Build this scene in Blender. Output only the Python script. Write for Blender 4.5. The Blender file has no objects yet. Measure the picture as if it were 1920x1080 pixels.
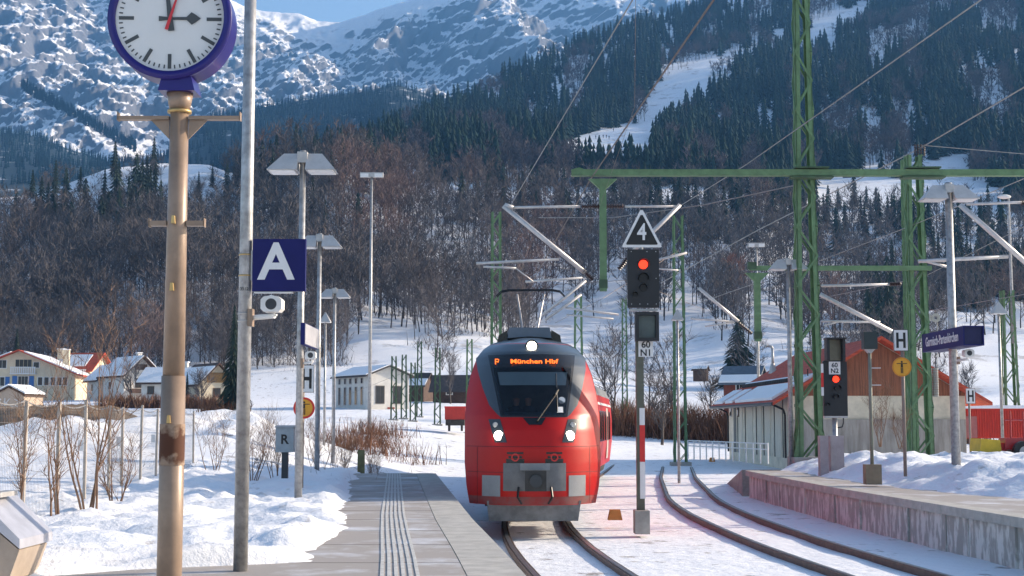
import bpy, bmesh, math, random
import numpy as np
from mathutils import Vector, Matrix, noise as mnoise
R = math.radians
sc = bpy.context.scene
C = sc.collection
# ------------------------------------------------------------------ camera, sky, sun, exposure
F = 2667.0                      # focal length in photograph pixels (1920 wide)
EYE = 2.35                      # metres above the rail head
PITCH = math.atan(252 / F)
cam_d = bpy.data.cameras.new('camera'); cam = bpy.data.objects.new('camera', cam_d); C.objects.link(cam)
cam_d.sensor_width = 36; cam_d.lens = 36 * F / 1920; cam_d.clip_start = .1; cam_d.clip_end = 20000
cam.location = (0, 0, EYE); cam.rotation_euler = (math.pi / 2 + PITCH, 0, 0); sc.camera = cam
SUN_AZ, SUN_EL = R(73), R(21)   # azimuth to the right of the view direction (+Y)
wd = bpy.data.worlds.new('World'); sc.world = wd; wd.use_nodes = True
nt = wd.node_tree; nt.nodes.clear()
sky = nt.nodes.new('ShaderNodeTexSky'); sky.sky_type = 'NISHITA'; sky.sun_disc = False
sky.sun_elevation = SUN_EL; sky.sun_rotation = SUN_AZ; sky.altitude = 700; sky.air_density = 1.0; sky.dust_density = 3.0; sky.ozone_density = 1.1
bg = nt.nodes.new('ShaderNodeBackground'); bg.inputs[1].default_value = .12
wo = nt.nodes.new('ShaderNodeOutputWorld'); nt.links.new(sky.outputs[0], bg.inputs[0]); nt.links.new(bg.outputs[0], wo.inputs[0])
sd = bpy.data.lights.new('sun', 'SUN'); sd.energy = 5.0; sd.angle = R(.5); sd.color = (1, .84, .66)
so = bpy.data.objects.new('sun', sd); C.objects.link(so)
sdir = Vector((math.cos(SUN_EL) * math.sin(SUN_AZ), math.cos(SUN_EL) * math.cos(SUN_AZ), math.sin(SUN_EL)))
so.rotation_euler = sdir.to_track_quat('Z', 'Y').to_euler()
sc.view_settings.view_transform = 'Standard'; sc.view_settings.look = 'None'
sc.view_settings.exposure = 1.0; sc.view_settings.gamma = 1
sc.render.engine = 'CYCLES'
sc.cycles.use_denoising = True
sc.cycles.max_bounces = 8; sc.cycles.transparent_max_bounces = 12; sc.cycles.volume_bounces = 0
sc.cycles.sample_clamp_indirect = 4; sc.cycles.caustics_reflective = False; sc.cycles.caustics_refractive = False

# ------------------------------------------------------------------ helpers
SP, CP = math.sin(PITCH), math.cos(PITCH)
def at(px, py, Y):              # the point at ground distance Y seen at that place of the photograph
    a = (px - 960) / F; b = (540 - py) / F
    dy = CP - b * SP; dz = SP + b * CP
    s = Y / dy
    return Vector((a * s, Y, EYE + dz * s))
def on(px, py, z):              # the point at height z
    a = (px - 960) / F; b = (540 - py) / F
    dy = CP - b * SP; dz = SP + b * CP
    s = (z - EYE) / dz
    return Vector((a * s, dy * s, z))
def lerp(x, xs, ys): return float(np.interp(x, xs, ys))
def sstep(a, b, x):
    t = min(1, max(0, (x - a) / (b - a))); return t * t * (3 - 2 * t)

_M = {}
def mat(name, col, rough=.6, metal=0, var=.15, scale=4, bump=0, col2=None, spec=.5, emit=None, estr=0, coat=0, obj_rand=0, stretch=None, detail=5, lo=.35, hi=.65):
    if name in _M: return _M[name]
    m = bpy.data.materials.new(name); m.use_nodes = True; n = m.node_tree; nd = n.nodes; L = n.links
    b = nd['Principled BSDF']
    b.inputs['Roughness'].default_value = rough; b.inputs['Metallic'].default_value = metal
    b.inputs['Specular IOR Level'].default_value = spec; b.inputs['Coat Weight'].default_value = coat
    col = tuple(col)[:3]
    c2 = tuple(col2) if col2 else tuple(max(0, c * (1 - var)) for c in col)
    c1 = col if col2 else tuple(min(1, c * (1 + var * .5)) for c in col)
    tc = nd.new('ShaderNodeTexCoord'); src = tc.outputs['Object']
    if stretch:
        mp = nd.new('ShaderNodeMapping'); mp.inputs['Scale'].default_value = stretch; L.new(src, mp.inputs[0]); src = mp.outputs[0]
    nz = nd.new('ShaderNodeTexNoise'); nz.inputs['Scale'].default_value = scale; nz.inputs['Detail'].default_value = detail; nz.inputs['Roughness'].default_value = .65
    L.new(src, nz.inputs['Vector'])
    rp = nd.new('ShaderNodeMapRange'); rp.inputs[1].default_value = lo; rp.inputs[2].default_value = hi; L.new(nz.outputs[0], rp.inputs[0])
    mx = nd.new('ShaderNodeMix'); mx.data_type = 'RGBA'; mx.inputs[6].default_value = c2 + (1,); mx.inputs[7].default_value = c1 + (1,)
    L.new(rp.outputs[0], mx.inputs[0]); out = mx.outputs[2]
    if obj_rand:
        oi = nd.new('ShaderNodeObjectInfo'); hs = nd.new('ShaderNodeHueSaturation'); r2 = nd.new('ShaderNodeMapRange')
        r2.inputs[3].default_value = 1 - obj_rand; r2.inputs[4].default_value = 1 + obj_rand; L.new(oi.outputs['Random'], r2.inputs[0]); L.new(r2.outputs[0], hs.inputs['Value'])
        L.new(out, hs.inputs['Color']); out = hs.outputs[0]
    L.new(out, b.inputs['Base Color'])
    if bump:
        bp = nd.new('ShaderNodeBump'); bp.inputs['Strength'].default_value = bump; bp.inputs['Distance'].default_value = .05; L.new(nz.outputs[0], bp.inputs['Height']); L.new(bp.outputs[0], b.inputs['Normal'])
    if emit: b.inputs['Emission Color'].default_value = tuple(emit) + (1,); b.inputs['Emission Strength'].default_value = estr
    _M[name] = m; return m

class MB:
    """collects shapes; build() makes one mesh object of them"""
    def __init__(s): s.v = []; s.f = []
    def add(s, vs, fs):
        o = len(s.v); s.v.extend([tuple(p) for p in vs]); s.f.extend([tuple(i + o for i in f) for f in fs]); return s
    def box(s, c, d, rz=0, top=None):     # centre, full sizes; top=(fx,fy) scales the upper face
        hx, hy, hz = d[0] / 2, d[1] / 2, d[2] / 2; tx, ty = top or (1, 1); vs = []
        cz, sz = math.cos(rz), math.sin(rz)
        for z, kx, ky in ((-hz, 1, 1), (hz, tx, ty)):
            for x, y in ((-hx, -hy), (hx, -hy), (hx, hy), (-hx, hy)):
                x2, y2 = x * kx, y * ky
                vs.append((c[0] + x2 * cz - y2 * sz, c[1] + x2 * sz + y2 * cz, c[2] + z))
        return s.add(vs, [(3, 2, 1, 0), (4, 5, 6, 7), (0, 1, 5, 4), (1, 2, 6, 5), (2, 3, 7, 6), (3, 0, 4, 7)])
    def tube(s, a, b, r0, r1=None, n=8, cap=True, ph=0):
        a, b = Vector(a), Vector(b); r1 = r0 if r1 is None else r1
        d = (b - a)
        if d.length < 1e-6: return s
        d.normalize(); u = d.orthogonal().normalized() if abs(d.z) < .99 else Vector((1, 0, 0)); u = (u - d * u.dot(d)).normalized(); w = d.cross(u)
        vs = []
        for p, r in ((a, r0), (b, r1)):
            for i in range(n):
                t = 2 * math.pi * i / n + ph; vs.append(p + u * (r * math.cos(t)) + w * (r * math.sin(t)))
        fs = [(i, (i + 1) % n, n + (i + 1) % n, n + i) for i in range(n)]
        if cap: fs += [tuple(reversed(range(n))), tuple(range(n, 2 * n))]
        return s.add(vs, fs)
    def path(s, pts, r, n=6, r1=None):
        k = len(pts) - 1
        for i in range(k):
            ra = r if r1 is None else r + (r1 - r) * i / k; rb = r if r1 is None else r + (r1 - r) * (i + 1) / k
            s.tube(pts[i], pts[i + 1], ra, rb, n, cap=(i in (0, k - 1)))
        return s
    def prism(s, poly, d):                # poly: 3-D outline, d: extrusion vector
        n = len(poly); d = Vector(d); vs = [Vector(p) for p in poly] + [Vector(p) + d for p in poly]
        return s.add(vs, [tuple(range(n)), tuple(reversed(range(n, 2 * n)))] + [(i, n + i, n + (i + 1) % n, (i + 1) % n) for i in range(n)])
    def disc(s, c, r, nrm, th, n=32, r2=None):
        c, nrm = Vector(c), Vector(nrm).normalized(); return s.tube(c, c + nrm * th, r, r2 if r2 is not None else r, n)
    def ring(s, c, r0, r1, nrm, th, n=40):
        c, d = Vector(c), Vector(nrm).normalized(); u = Vector((1, 0, 0)); w = d.cross(u); vs = []
        for off in (0, th):
            for r in (r0, r1):
                for i in range(n):
                    t = 2 * math.pi * i / n; vs.append(c + d * off + u * r * math.cos(t) + w * r * math.sin(t))
        fs = []
        for i in range(n):
            j = (i + 1) % n
            fs += [(i, n + i, n + j, j), (2 * n + i, 2 * n + j, 3 * n + j, 3 * n + i), (n + i, 3 * n + i, 3 * n + j, n + j), (i, j, 2 * n + j, 2 * n + i)]
        return s.add(vs, fs)
    def blob(s, c, r, n=10, m=6):
        vs = []; fs = []
        for j in range(1, m):
            a = math.pi * j / m
            for i in range(n):
                t = 2 * math.pi * i / n; vs.append((c[0] + r[0] * math.sin(a) * math.cos(t), c[1] + r[1] * math.sin(a) * math.sin(t), c[2] + r[2] * math.cos(a)))
        vs += [(c[0], c[1], c[2] + r[2]), (c[0], c[1], c[2] - r[2])]; T = len(vs) - 2
        for j in range(m - 2):
            for i in range(n): fs.append((j * n + i, (j + 1) * n + i, (j + 1) * n + (i + 1) % n, j * n + (i + 1) % n))
        for i in range(n): fs.append((T, i, (i + 1) % n)); fs.append((T + 1, (m - 2) * n + (i + 1) % n, (m - 2) * n + i))
        return s.add(vs, fs)
    def mesh(s, name, off=(0, 0, 0), smooth=False):
        me = bpy.data.meshes.new(name)
        if any(off): me.from_pydata([(p[0] - off[0], p[1] - off[1], p[2] - off[2]) for p in s.v], [], s.f)
        else: me.from_pydata(s.v, [], s.f)
        me.validate(); me.update()
        if smooth: me.shade_smooth()
        return me
    def build(s, name, m, parent=None, smooth=False, label=None):
        off = (0, 0, 0)
        if parent is not None:
            r = parent
            while r.parent: r = r.parent
            off = tuple(r.location)
        o = bpy.data.objects.new(name, s.mesh(name, off, smooth)); C.objects.link(o); o.parent = parent
        o.data.materials.append(m)
        if label: o['label'] = label
        return o
def tag(o, label, cat, group=None, kind=None):
    o['label'] = label; o['category'] = cat
    if group: o['group'] = group
    if kind: o['kind'] = kind
    return o
def thing(name, label, cat, loc, group=None):
    o = bpy.data.objects.new(name, None); C.objects.link(o); o.location = loc; o.empty_display_size = .2
    return tag(o, label, cat, group)
def struct(o): o['kind'] = 'structure'; return o
def smooth_by(o, ang=40):
    me = o.data; me.shade_smooth()
    try: me.set_sharp_from_angle(angle=R(ang))
    except Exception: pass
    return o
def text(s, name, size, m, parent, pos, xdir=(1, 0, 0), updir=(0, 0, 1), sx=1, bold=0, ext=.003, ax='CENTER', label=None):
    cu = bpy.data.curves.new(name, 'FONT'); cu.body = s; cu.size = size; cu.align_x = ax; cu.align_y = 'CENTER'; cu.extrude = ext; cu.offset = bold; cu.resolution_u = 4
    to = bpy.data.objects.new('t', cu); C.objects.link(to)
    dg = bpy.context.evaluated_depsgraph_get(); me = bpy.data.meshes.new_from_object(to.evaluated_get(dg))
    bpy.data.objects.remove(to); bpy.data.curves.remove(cu)
    X = Vector(xdir).normalized(); U = Vector(updir).normalized(); N = X.cross(U)
    r = parent
    while r.parent: r = r.parent
    for v in me.vertices:
        p = X * (v.co.x * sx) + U * v.co.y + N * v.co.z + Vector(pos) - Vector(r.location); v.co = p
    me.materials.clear(); me.materials.append(m)
    o = bpy.data.objects.new(name, me); C.objects.link(o); o.parent = parent; me.name = name
    if label: o['label'] = label
    return o
def big_mesh(name, V, Fc, m, loops=None, cols=None, smooth=False):
    """V (n,3), Fc (k,3 or 4) arrays -> object"""
    V = np.asarray(V, np.float32); Fc = np.asarray(Fc, np.int32); k, w = Fc.shape
    me = bpy.data.meshes.new(name); me.vertices.add(len(V)); me.vertices.foreach_set('co', V.ravel())
    me.loops.add(k * w); me.loops.foreach_set('vertex_index', Fc.ravel()); me.polygons.add(k)
    me.polygons.foreach_set('loop_start', np.arange(0, k * w, w, dtype=np.int32)); me.update(calc_edges=True)
    if cols is not None:
        ca = me.color_attributes.new('tone', 'FLOAT_COLOR', 'POINT'); ca.data.foreach_set('color', np.asarray(cols, np.float32).ravel())
    if smooth: me.shade_smooth()
    me.materials.append(m); o = bpy.data.objects.new(name, me); C.objects.link(o); return o

# ------------------------------------------------------------------ materials
def snow_mat(name, dirt=0, dcol=(.16, .12, .09), scale=1.2, th=.6):
    m = bpy.data.materials.new(name); m.use_nodes = True; n = m.node_tree; nd = n.nodes; L = n.links; b = nd['Principled BSDF']
    b.inputs['Roughness'].default_value = .75; b.inputs['Specular IOR Level'].default_value = .25
    tc = nd.new('ShaderNodeTexCoord')
    n1 = nd.new('ShaderNodeTexNoise'); n1.inputs['Scale'].default_value = scale; n1.inputs['Detail'].default_value = 9; n1.inputs['Roughness'].default_value = .7
    n2 = nd.new('ShaderNodeTexNoise'); n2.inputs['Scale'].default_value = 3.1; n2.inputs['Detail'].default_value = 8; n2.inputs['Roughness'].default_value = .6
    for q in (n1, n2): L.new(tc.outputs['Object'], q.inputs['Vector'])
    r = nd.new('ShaderNodeMapRange'); r.inputs[1].default_value = th; r.inputs[2].default_value = th + .06; r.inputs[4].default_value = dirt; L.new(n1.outputs[0], r.inputs[0])
    tn = nd.new('ShaderNodeMix'); tn.data_type = 'RGBA'; tn.inputs[6].default_value = (.80, .82, .86, 1); tn.inputs[7].default_value = (.88, .88, .89, 1); L.new(n2.outputs[0], tn.inputs[0])
    mx = nd.new('ShaderNodeMix'); mx.data_type = 'RGBA'; L.new(tn.outputs[2], mx.inputs[6]); mx.inputs[7].default_value = tuple(dcol) + (1,)
    L.new(r.outputs[0], mx.inputs[0]); L.new(mx.outputs[2], b.inputs['Base Color'])
    bp = nd.new('ShaderNodeBump'); bp.inputs['Strength'].default_value = .5; bp.inputs['Distance'].default_value = .12; L.new(n2.outputs[0], bp.inputs['Height']); L.new(bp.outputs[0], b.inputs['Normal'])
    return m
SNOW = snow_mat('snow'); SNOW_BANK = snow_mat('snow_bank', .55, (.34, .29, .25), 1.6, .60); SNOW_DIRTY = snow_mat('snow_dirty', .75, th=.585); SNOW_HILL = snow_mat('snow_hill', .5, (.2, .16, .13), .09, .56)
GREEN = mat('mast_green', (.125, .225, .105), .55, var=.25, scale=3, bump=.05)
GREEN_D = mat('mast_green_dark', (.055, .105, .05), .6, var=.3, scale=3)
GALV = mat('galvanised', (.40, .40, .40), .45, .55, var=.35, scale=9, detail=8)
ALU = mat('aluminium_grey', (.47, .46, .45), .45, .3, var=.15, scale=6)
TAN = mat('tan_paint', (.30, .215, .155), .4, .1, var=.18, scale=5)
RUST = mat('rust', (.12, .045, .02), .9, var=.5, scale=14)
BRASS = mat('clamp_brass', (.55, .38, .16), .4, .6)
BLUE = mat('sign_blue', (.008, .010, .105), .5, var=.08, spec=.25)
CLOCKBLUE = mat('clock_blue', (.016, .012, .15), .34, var=.06, coat=.1, spec=.35)
WHITE = mat('white_enamel', (.72, .72, .72), .45, var=.05)
WHITE_P = mat('white_paint', (.74, .73, .70), .55, var=.12, scale=3)
DIALW = mat('dial_white', (.66, .67, .66), .35, var=.03)
DARKG = mat('dark_grey', (.035, .04, .045), .5, var=.2)
HANDG = mat('hand_grey', (.055, .065, .07), .5, var=.1)
REDHAND = mat('hand_red', (.55, .03, .04), .4, var=.1)
BLACK = mat('black', (.008, .008, .009), .45, var=.2)
SIGBLK = mat('signal_black', (.013, .014, .017), .5, var=.2)
YEL = mat('sign_yellow', (.72, .34, .02), .45, var=.08)
REDSIGN = mat('sign_red', (.62, .03, .02), .45, var=.1)
REDW = mat('band_red', (.6, .025, .02), .45, var=.1)
CONC = mat('concrete', (.36, .34, .31), .85, var=.3, scale=2.2, bump=.2, detail=9)
CONC_L = mat('concrete_light', (.46, .44, .40), .85, var=.22, scale=3, bump=.15, detail=9)
PAVE = mat('paving', (.62, .63, .66), .8, scale=.8, bump=.12, detail=10, col2=(.36, .325, .295), lo=.50, hi=.68)
TACT = mat('tactile_white', (.56, .55, .52), .8, var=.2, scale=6)
RAILM = mat('rail_rust', (.13, .085, .065), .55, .5, var=.35, scale=7)
RAILT = mat('rail_top', (.42, .42, .43), .3, .9, var=.2)
CREAM = mat('cream_plaster', (.66, .57, .42), .85, var=.1, scale=1.5)
CREAM_C = mat('cream_cool', (.70, .64, .50), .85, var=.22, scale=1.2, detail=9)
PLWHITE = mat('white_plaster', (.66, .63, .58), .85, var=.1, scale=1.5)
WOOD = mat('brown_boards', (.27, .105, .055), .75, var=.45, scale=2, stretch=(9, 9, .35), bump=.3)
WOODD = mat('dark_wood', (.075, .04, .028), .8, var=.4, scale=3)
ROOFR = mat('red_roof', (.50, .075, .035), .8, var=.35, scale=2.2, stretch=(1, 1, 7), bump=.5)
ROOFB = mat('dark_roof', (.06, .05, .05), .8, var=.3, scale=3)
ROOFG = mat('slate_roof', (.10, .13, .17), .6, var=.25, scale=3)
GLASSW = mat('window_glass', (.03, .035, .045), .12, var=.3, scale=.7)
SHUT = mat('shutter_blue', (.04, .15, .40), .6, var=.1)
TUBEW = mat('bracket_tube', (.60, .57, .55), .4, .35, var=.15, scale=6)
WIRE = mat('wire', (.33, .32, .31), .45, .5, var=.2)
WIRE_B = mat('wire_bronze', (.17, .13, .11), .5, .4, var=.2)
INSUL = mat('insulator', (.045, .02, .018), .35, var=.2)
BARK = mat('bark', (.075, .06, .052), .9, var=.4, scale=2, obj_rand=.3)
TW_B = mat('twigs_brown', (.135, .112, .106), .9, var=.35, scale=.4, obj_rand=.3)
TW_G = mat('twigs_grey', (.112, .1, .102), .9, var=.35, scale=.4, obj_rand=.3)
TW_R = mat('twigs_russet', (.175, .122, .108), .9, var=.35, scale=.4, obj_rand=.25)
NEED = mat('needles', (.020, .040, .026), .85, var=.4, scale=.6, obj_rand=.3)
DIRT = mat('dirt', (.15, .105, .068), .95, var=.45, scale=1.4, bump=.6, detail=9)
def tone_mat(name):
    m = bpy.data.materials.new(name); m.use_nodes = True; b = m.node_tree.nodes['Principled BSDF']; a = m.node_tree.nodes.new('ShaderNodeVertexColor'); a.layer_name = 'tone'
    m.node_tree.links.new(a.outputs[0], b.inputs['Base Color']); b.inputs['Roughness'].default_value = .9; b.inputs['Specular IOR Level'].default_value = .1; return m
FOREST = tone_mat('forest_tones')

# ------------------------------------------------------------------ terrain: the valley floor
def fb(x, y, s, o=4): return mnoise.fractal(Vector((x / s, y / s, 3.7)), 1.0, 2.0, o)
def track_pt(s):                # centre line of the train's track; s = running length from Y=20
    return TR[min(len(TR) - 1, max(0, int(s / .5)))]
TR = []
x, y, h = 2.28, 8.0, R(-4.6)
k = 0
while y < 320:
    TR.append((x, y, h))
    if 24 < y < 200 and h < R(6.4): h += .5 / 125
    x += .5 * math.sin(h); y += .5 * math.cos(h)
TRY = np.array([p[1] for p in TR]); TRX = np.array([p[0] for p in TR]); TRH = np.array([p[2] for p in TR])
def track_x(Y): return float(np.interp(Y, TRY, TRX))
def edge_l(Y): return lerp(Y, [0, 17.5, 23.7, 45, 60], [1.45, -.07, -.65, -2.4, -3.4])     # platform edges
def edge_r(Y): return lerp(Y, [0, 23.7, 35, 42.8, 48.7, 58], [9.9, 8.53, 7.88, 7.75, 7.75, 8.7])
def gz(x, Y):
    zl = lerp(Y, [-50, 45, 62, 100, 150, 190, 222, 238, 400], [.62, .62, 1.15, 2.4, 3.4, 5.0, 6.0, 11.4, 24])
    zr = lerp(Y, [-50, 62, 120, 160, 232, 400], [-.12, -.12, .25, 2.2, 7.0, 18])
    tx = track_x(Y)
    xa = lerp(Y, [0, 45, 60, 130, 200, 400], [-4.2, -7, -14, -18, -10, 10]); xb = xa + lerp(Y, [0, 50, 75, 130], [1.2, 5, 18, 40])
    w = sstep(xb, xa, x); z = zl * w + zr * (1 - w)
    if Y > 5:
        z += .12 * fb(x, Y, 6) * (w + .25) + .03 * fb(x + 40, Y, .9, 3) * (w + .4)
    z += 1.65 * math.exp(-(((x + 12.5) / 5.2) ** 2 + ((Y - 62) / 6) ** 2)) * (1 + .35 * fb(x, Y, 2.2))        # heap of cleared snow
    z += 1.2 * math.exp(-(((x + 19) / 5) ** 2 + ((Y - 55) / 5) ** 2)) * (1 + .4 * fb(x + 9, Y, 2.0))
    return z
def axis(lo, hi, segs):
    out = [lo]
    for a, b, st in segs:
        n = max(1, int(round((b - a) / st)))
        out += [a + (b - a) * (i + 1) / n for i in range(n)]
    return np.array(out)
gxs = axis(-900, 900, [(-900, -150, 60), (-150, -40, 8), (-40, -18, 1), (-18, 22, .33), (22, 60, 1.2), (60, 150, 8), (150, 900, 60)])
gys = axis(-300, 250, [(-300, 0, 30), (0, 12, 1.5), (12, 70, .4), (70, 130, 1.2), (130, 250, 5)])
V = [(x, y, gz(x, y)) for y in gys for x in gxs]; nx = len(gxs); ny = len(gys)
ii, jj = np.meshgrid(np.arange(nx - 1), np.arange(ny - 1)); a = (jj * nx + ii).ravel()
g = struct(big_mesh('ground', V, np.stack([a, a + 1, a + nx + 1, a + nx], 1), SNOW_DIRTY, smooth=True))

# ------------------------------------------------------------------ terrain: hills, each a sheet that climbs away from the camera
class Sheet:
    def __init__(s, yb, Db, yc, Dc, amp, sc_, seed, prof=1.0):
        s.yb, s.Db, s.yc, s.Dc, s.amp, s.sc, s.seed, s.prof = yb, Db, yc, Dc, amp, sc_, seed, prof
    def i(s, tab, px): return lerp(px, [q[0] for q in tab], [q[1] for q in tab])
    def pt(s, px, t):
        py = s.i(s.yb, px) + (s.i(s.yc, px) - s.i(s.yb, px)) * min(t, 1.0)
        D = s.i(s.Db, px) + (s.i(s.Dc, px) - s.i(s.Db, px)) * (max(t, 0) ** s.prof if t <= 1 else 1)
        if t < 0: D = s.i(s.Db, px) * (1 + t)
        p = at(px, py, D)
        p.z += s.amp * fb(p.x + s.seed, p.y, s.sc) * math.sin(math.pi * min(1, max(0, t * .86 + .07)))
        if t > 1: p.y += (t - 1) * (s.i(s.Dc, px) - s.i(s.Db, px)); p.z -= (t - 1) * 1.2 * (s.i(s.Dc, px) - s.i(s.Db, px)) * .5
        if t < 0: p.z = p.z - 6
        return p
    def py2t(s, px, py): return (py - s.i(s.yb, px)) / (s.i(s.yc, px) - s.i(s.yb, px))
    def build(s, name, m, pxs, rows):
        ts = [-.12] + [i / rows for i in range(rows + 1)] + [1.15, 1.5, 2.0]
        V = [tuple(s.pt(px, t)) for t in ts for px in pxs]; nx = len(pxs); ny = len(ts)
        ii, jj = np.meshgrid(np.arange(nx - 1), np.arange(ny - 1)); a = (jj * nx + ii).ravel()
        return struct(big_mesh(name, V, np.stack([a, a + 1, a + nx + 1, a + nx], 1), m, smooth=True))
HA = Sheet([(-500, 716), (0, 716), (450, 714), (600, 714), (650, 702), (900, 704), (1100, 738), (1300, 745), (1450, 738), (1700, 722), (1920, 722), (2400, 720)], [(-500, 236), (900, 236), (1200, 226), (2400, 226)],
    [(-500, 380), (0, 372), (60, 368), (130, 345), (200, 318), (300, 305), (390, 306), (440, 325), (480, 310), (560, 300), (640, 300), (700, 318), (780, 345), (860, 352), (950, 368), (1050, 376), (1250, 376), (1340, 364), (1440, 368), (1540, 410), (1920, 418), (2400, 418)],
    [(-500, 450), (400, 440), (900, 470), (1500, 500), (2400, 520)], 5, 45, 11)
HB = Sheet([(400, 330), (650, 330), (900, 355), (1070, 355), (1300, 350), (1540, 392), (1700, 394), (2400, 394)], [(400, 560), (2400, 590)],
    [(400, 345), (600, 302), (660, 286), (700, 268), (800, 222), (900, 172), (1000, 122), (1100, 82), (1200, 45), (1300, 20), (1500, -50), (1900, -150), (2400, -220)],
    [(400, 800), (650, 850), (1000, 1300), (1300, 1500), (1900, 1600), (2400, 1600)], 14, 160, 77, 1.25)
HC = Sheet([(-500, 345), (1500, 345)], [(-500, 1250), (1500, 1250)],
    [(-500, 225), (0, 250), (60, 255), (130, 280), (200, 302), (260, 306), (310, 300), (350, 243), (400, 218), (470, 204), (540, 194), (600, 184), (680, 172), (740, 158), (800, 175), (860, 188), (950, 205), (1500, 240)],
    [(-500, 1750), (1500, 1800)], 16, 220, 31)
HD = Sheet([(-500, 330), (1700, 300)], [(-500, 2150), (1700, 2150)],
    [(-500, -110), (-200, -110), (0, -105), (200, -80), (330, -42), (430, 0), (462, 14), (490, 22), (560, 26), (600, 38), (640, 40), (680, 27), (720, 14), (770, 0), (850, -28), (950, -45), (1100, -40), (1250, -30), (1400, -70), (1700, -90)],
    [(-500, 3700), (0, 3700), (500, 3850), (1700, 3700)], 0, 300, 5)
HA.build('hill_slope', SNOW_HILL, np.arange(-420, 2360, 14), 46)
HB.build('forest_hill', SNOW_HILL, np.arange(420, 2400, 24), 46)
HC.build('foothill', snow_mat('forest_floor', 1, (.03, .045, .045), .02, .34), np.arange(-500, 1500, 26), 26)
# the rocky mountain: ridged relief pushed out of its sheet
def mountain_mat():
    m = bpy.data.materials.new('rock_and_snow'); m.use_nodes = True; n = m.node_tree; nd = n.nodes; L = n.links; b = nd['Principled BSDF']; b.inputs['Roughness'].default_value = .85; b.inputs['Specular IOR Level'].default_value = .1
    tc = nd.new('ShaderNodeTexCoord'); ge = nd.new('ShaderNodeNewGeometry'); sx = nd.new('ShaderNodeSeparateXYZ'); L.new(ge.outputs['Normal'], sx.inputs[0])
    n1 = nd.new('ShaderNodeTexNoise'); n1.inputs['Scale'].default_value = .0085; n1.inputs['Detail'].default_value = 14; n1.inputs['Roughness'].default_value = .78; L.new(tc.outputs['Object'], n1.inputs['Vector'])
    mp = nd.new('ShaderNodeMapping'); mp.inputs['Rotation'].default_value = (0, R(35), 0); mp.inputs['Scale'].default_value = (1, .4, 3.2); L.new(tc.outputs['Object'], mp.inputs[0])
    n2 = nd.new('ShaderNodeTexNoise'); n2.inputs['Scale'].default_value = .045; n2.inputs['Detail'].default_value = 10; n2.inputs['Roughness'].default_value = .8; L.new(mp.outputs[0], n2.inputs['Vector'])
    ad = nd.new('ShaderNodeMath'); ad.operation = 'MULTIPLY_ADD'; ad.inputs[1].default_value = 1.15; L.new(sx.outputs['Z'], ad.inputs[0])
    a3 = nd.new('ShaderNodeMath'); a3.operation = 'MULTIPLY'; a3.inputs[1].default_value = .45; L.new(n2.outputs[0], a3.inputs[0]); a2 = nd.new('ShaderNodeMath'); a2.operation = 'ADD'; L.new(n1.outputs[0], a2.inputs[0]); L.new(a3.outputs[0], a2.inputs[1]); L.new(a2.outputs[0], ad.inputs[2])
    r = nd.new('ShaderNodeMapRange'); r.inputs[1].default_value = 1.40; r.inputs[2].default_value = 1.54; L.new(ad.outputs[0], r.inputs[0])
    mx = nd.new('ShaderNodeMix'); mx.data_type = 'RGBA'; mx.inputs[6].default_value = (.15, .155, .175, 1); mx.inputs[7].default_value = (.86, .86, .87, 1); L.new(r.outputs[0], mx.inputs[0]); L.new(mx.outputs[2], b.inputs['Base Color'])
    bp = nd.new('ShaderNodeBump'); bp.inputs['Strength'].default_value = 1; bp.inputs['Distance'].default_value = 5; L.new(a2.outputs[0], bp.inputs['Height']); L.new(bp.outputs[0], b.inputs['Normal'])
    return m
pxs = np.arange(-300, 1500, 3.2); rows = 250; V = []
for j in range(-8, rows + 6):
    t = j / rows
    for px in pxs:
        p = HD.pt(px, t)
        if t >= 0:
            q = Vector((p.x / 420 + .5 * p.z / 420, p.y / 800, (p.z * .45 - .5 * p.x * .45) / 420))
            rg = mnoise.ridged_multi_fractal(q + Vector((9, 2, 4)), .78, 2.15, 9, 1.0, 2.0) - 1.15
            q2 = Vector((p.x / 60 - .7 * p.z / 60, p.y / 160, (p.z + .7 * p.x) / 150))
            rg += .13 * (mnoise.ridged_multi_fractal(q2, .6, 2.1, 6, 1.0, 2.0) - 1.25)
            w = 88 * min(1, t * 4 + .2) * (1 if t < .75 else max(.12, 1 - (t - .75) * 3.6))
            p.y -= rg * w * 1.0; p.z += rg * w * .45; p.x += .3 * rg * w
        V.append(tuple(p))
nx = len(pxs); ny = rows + 14
ii, jj = np.meshgrid(np.arange(nx - 1), np.arange(ny - 1)); a = (jj * nx + ii).ravel()
struct(big_mesh('mountain', V, np.stack([a, a + 1, a + nx + 1, a + nx], 1), mountain_mat(), smooth=True))
hm = bpy.data.materials.new('haze'); hm.use_nodes = True; hm.node_tree.nodes.clear()
pv = hm.node_tree.nodes.new('ShaderNodeVolumePrincipled'); pv.inputs['Color'].default_value = (.17, .47, 1, 1); pv.inputs['Density'].default_value = 1.45e-4; pv.inputs['Anisotropy'].default_value = .1
ho = hm.node_tree.nodes.new('ShaderNodeOutputMaterial'); hm.node_tree.links.new(pv.outputs[0], ho.inputs['Volume'])
hz = MB().box((0, 2300, 699), (6400, 5300, 1402)).build('haze', hm); hz['kind'] = 'stuff'; tag(hz, 'thin blue winter haze in the valley air', 'haze')

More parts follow.
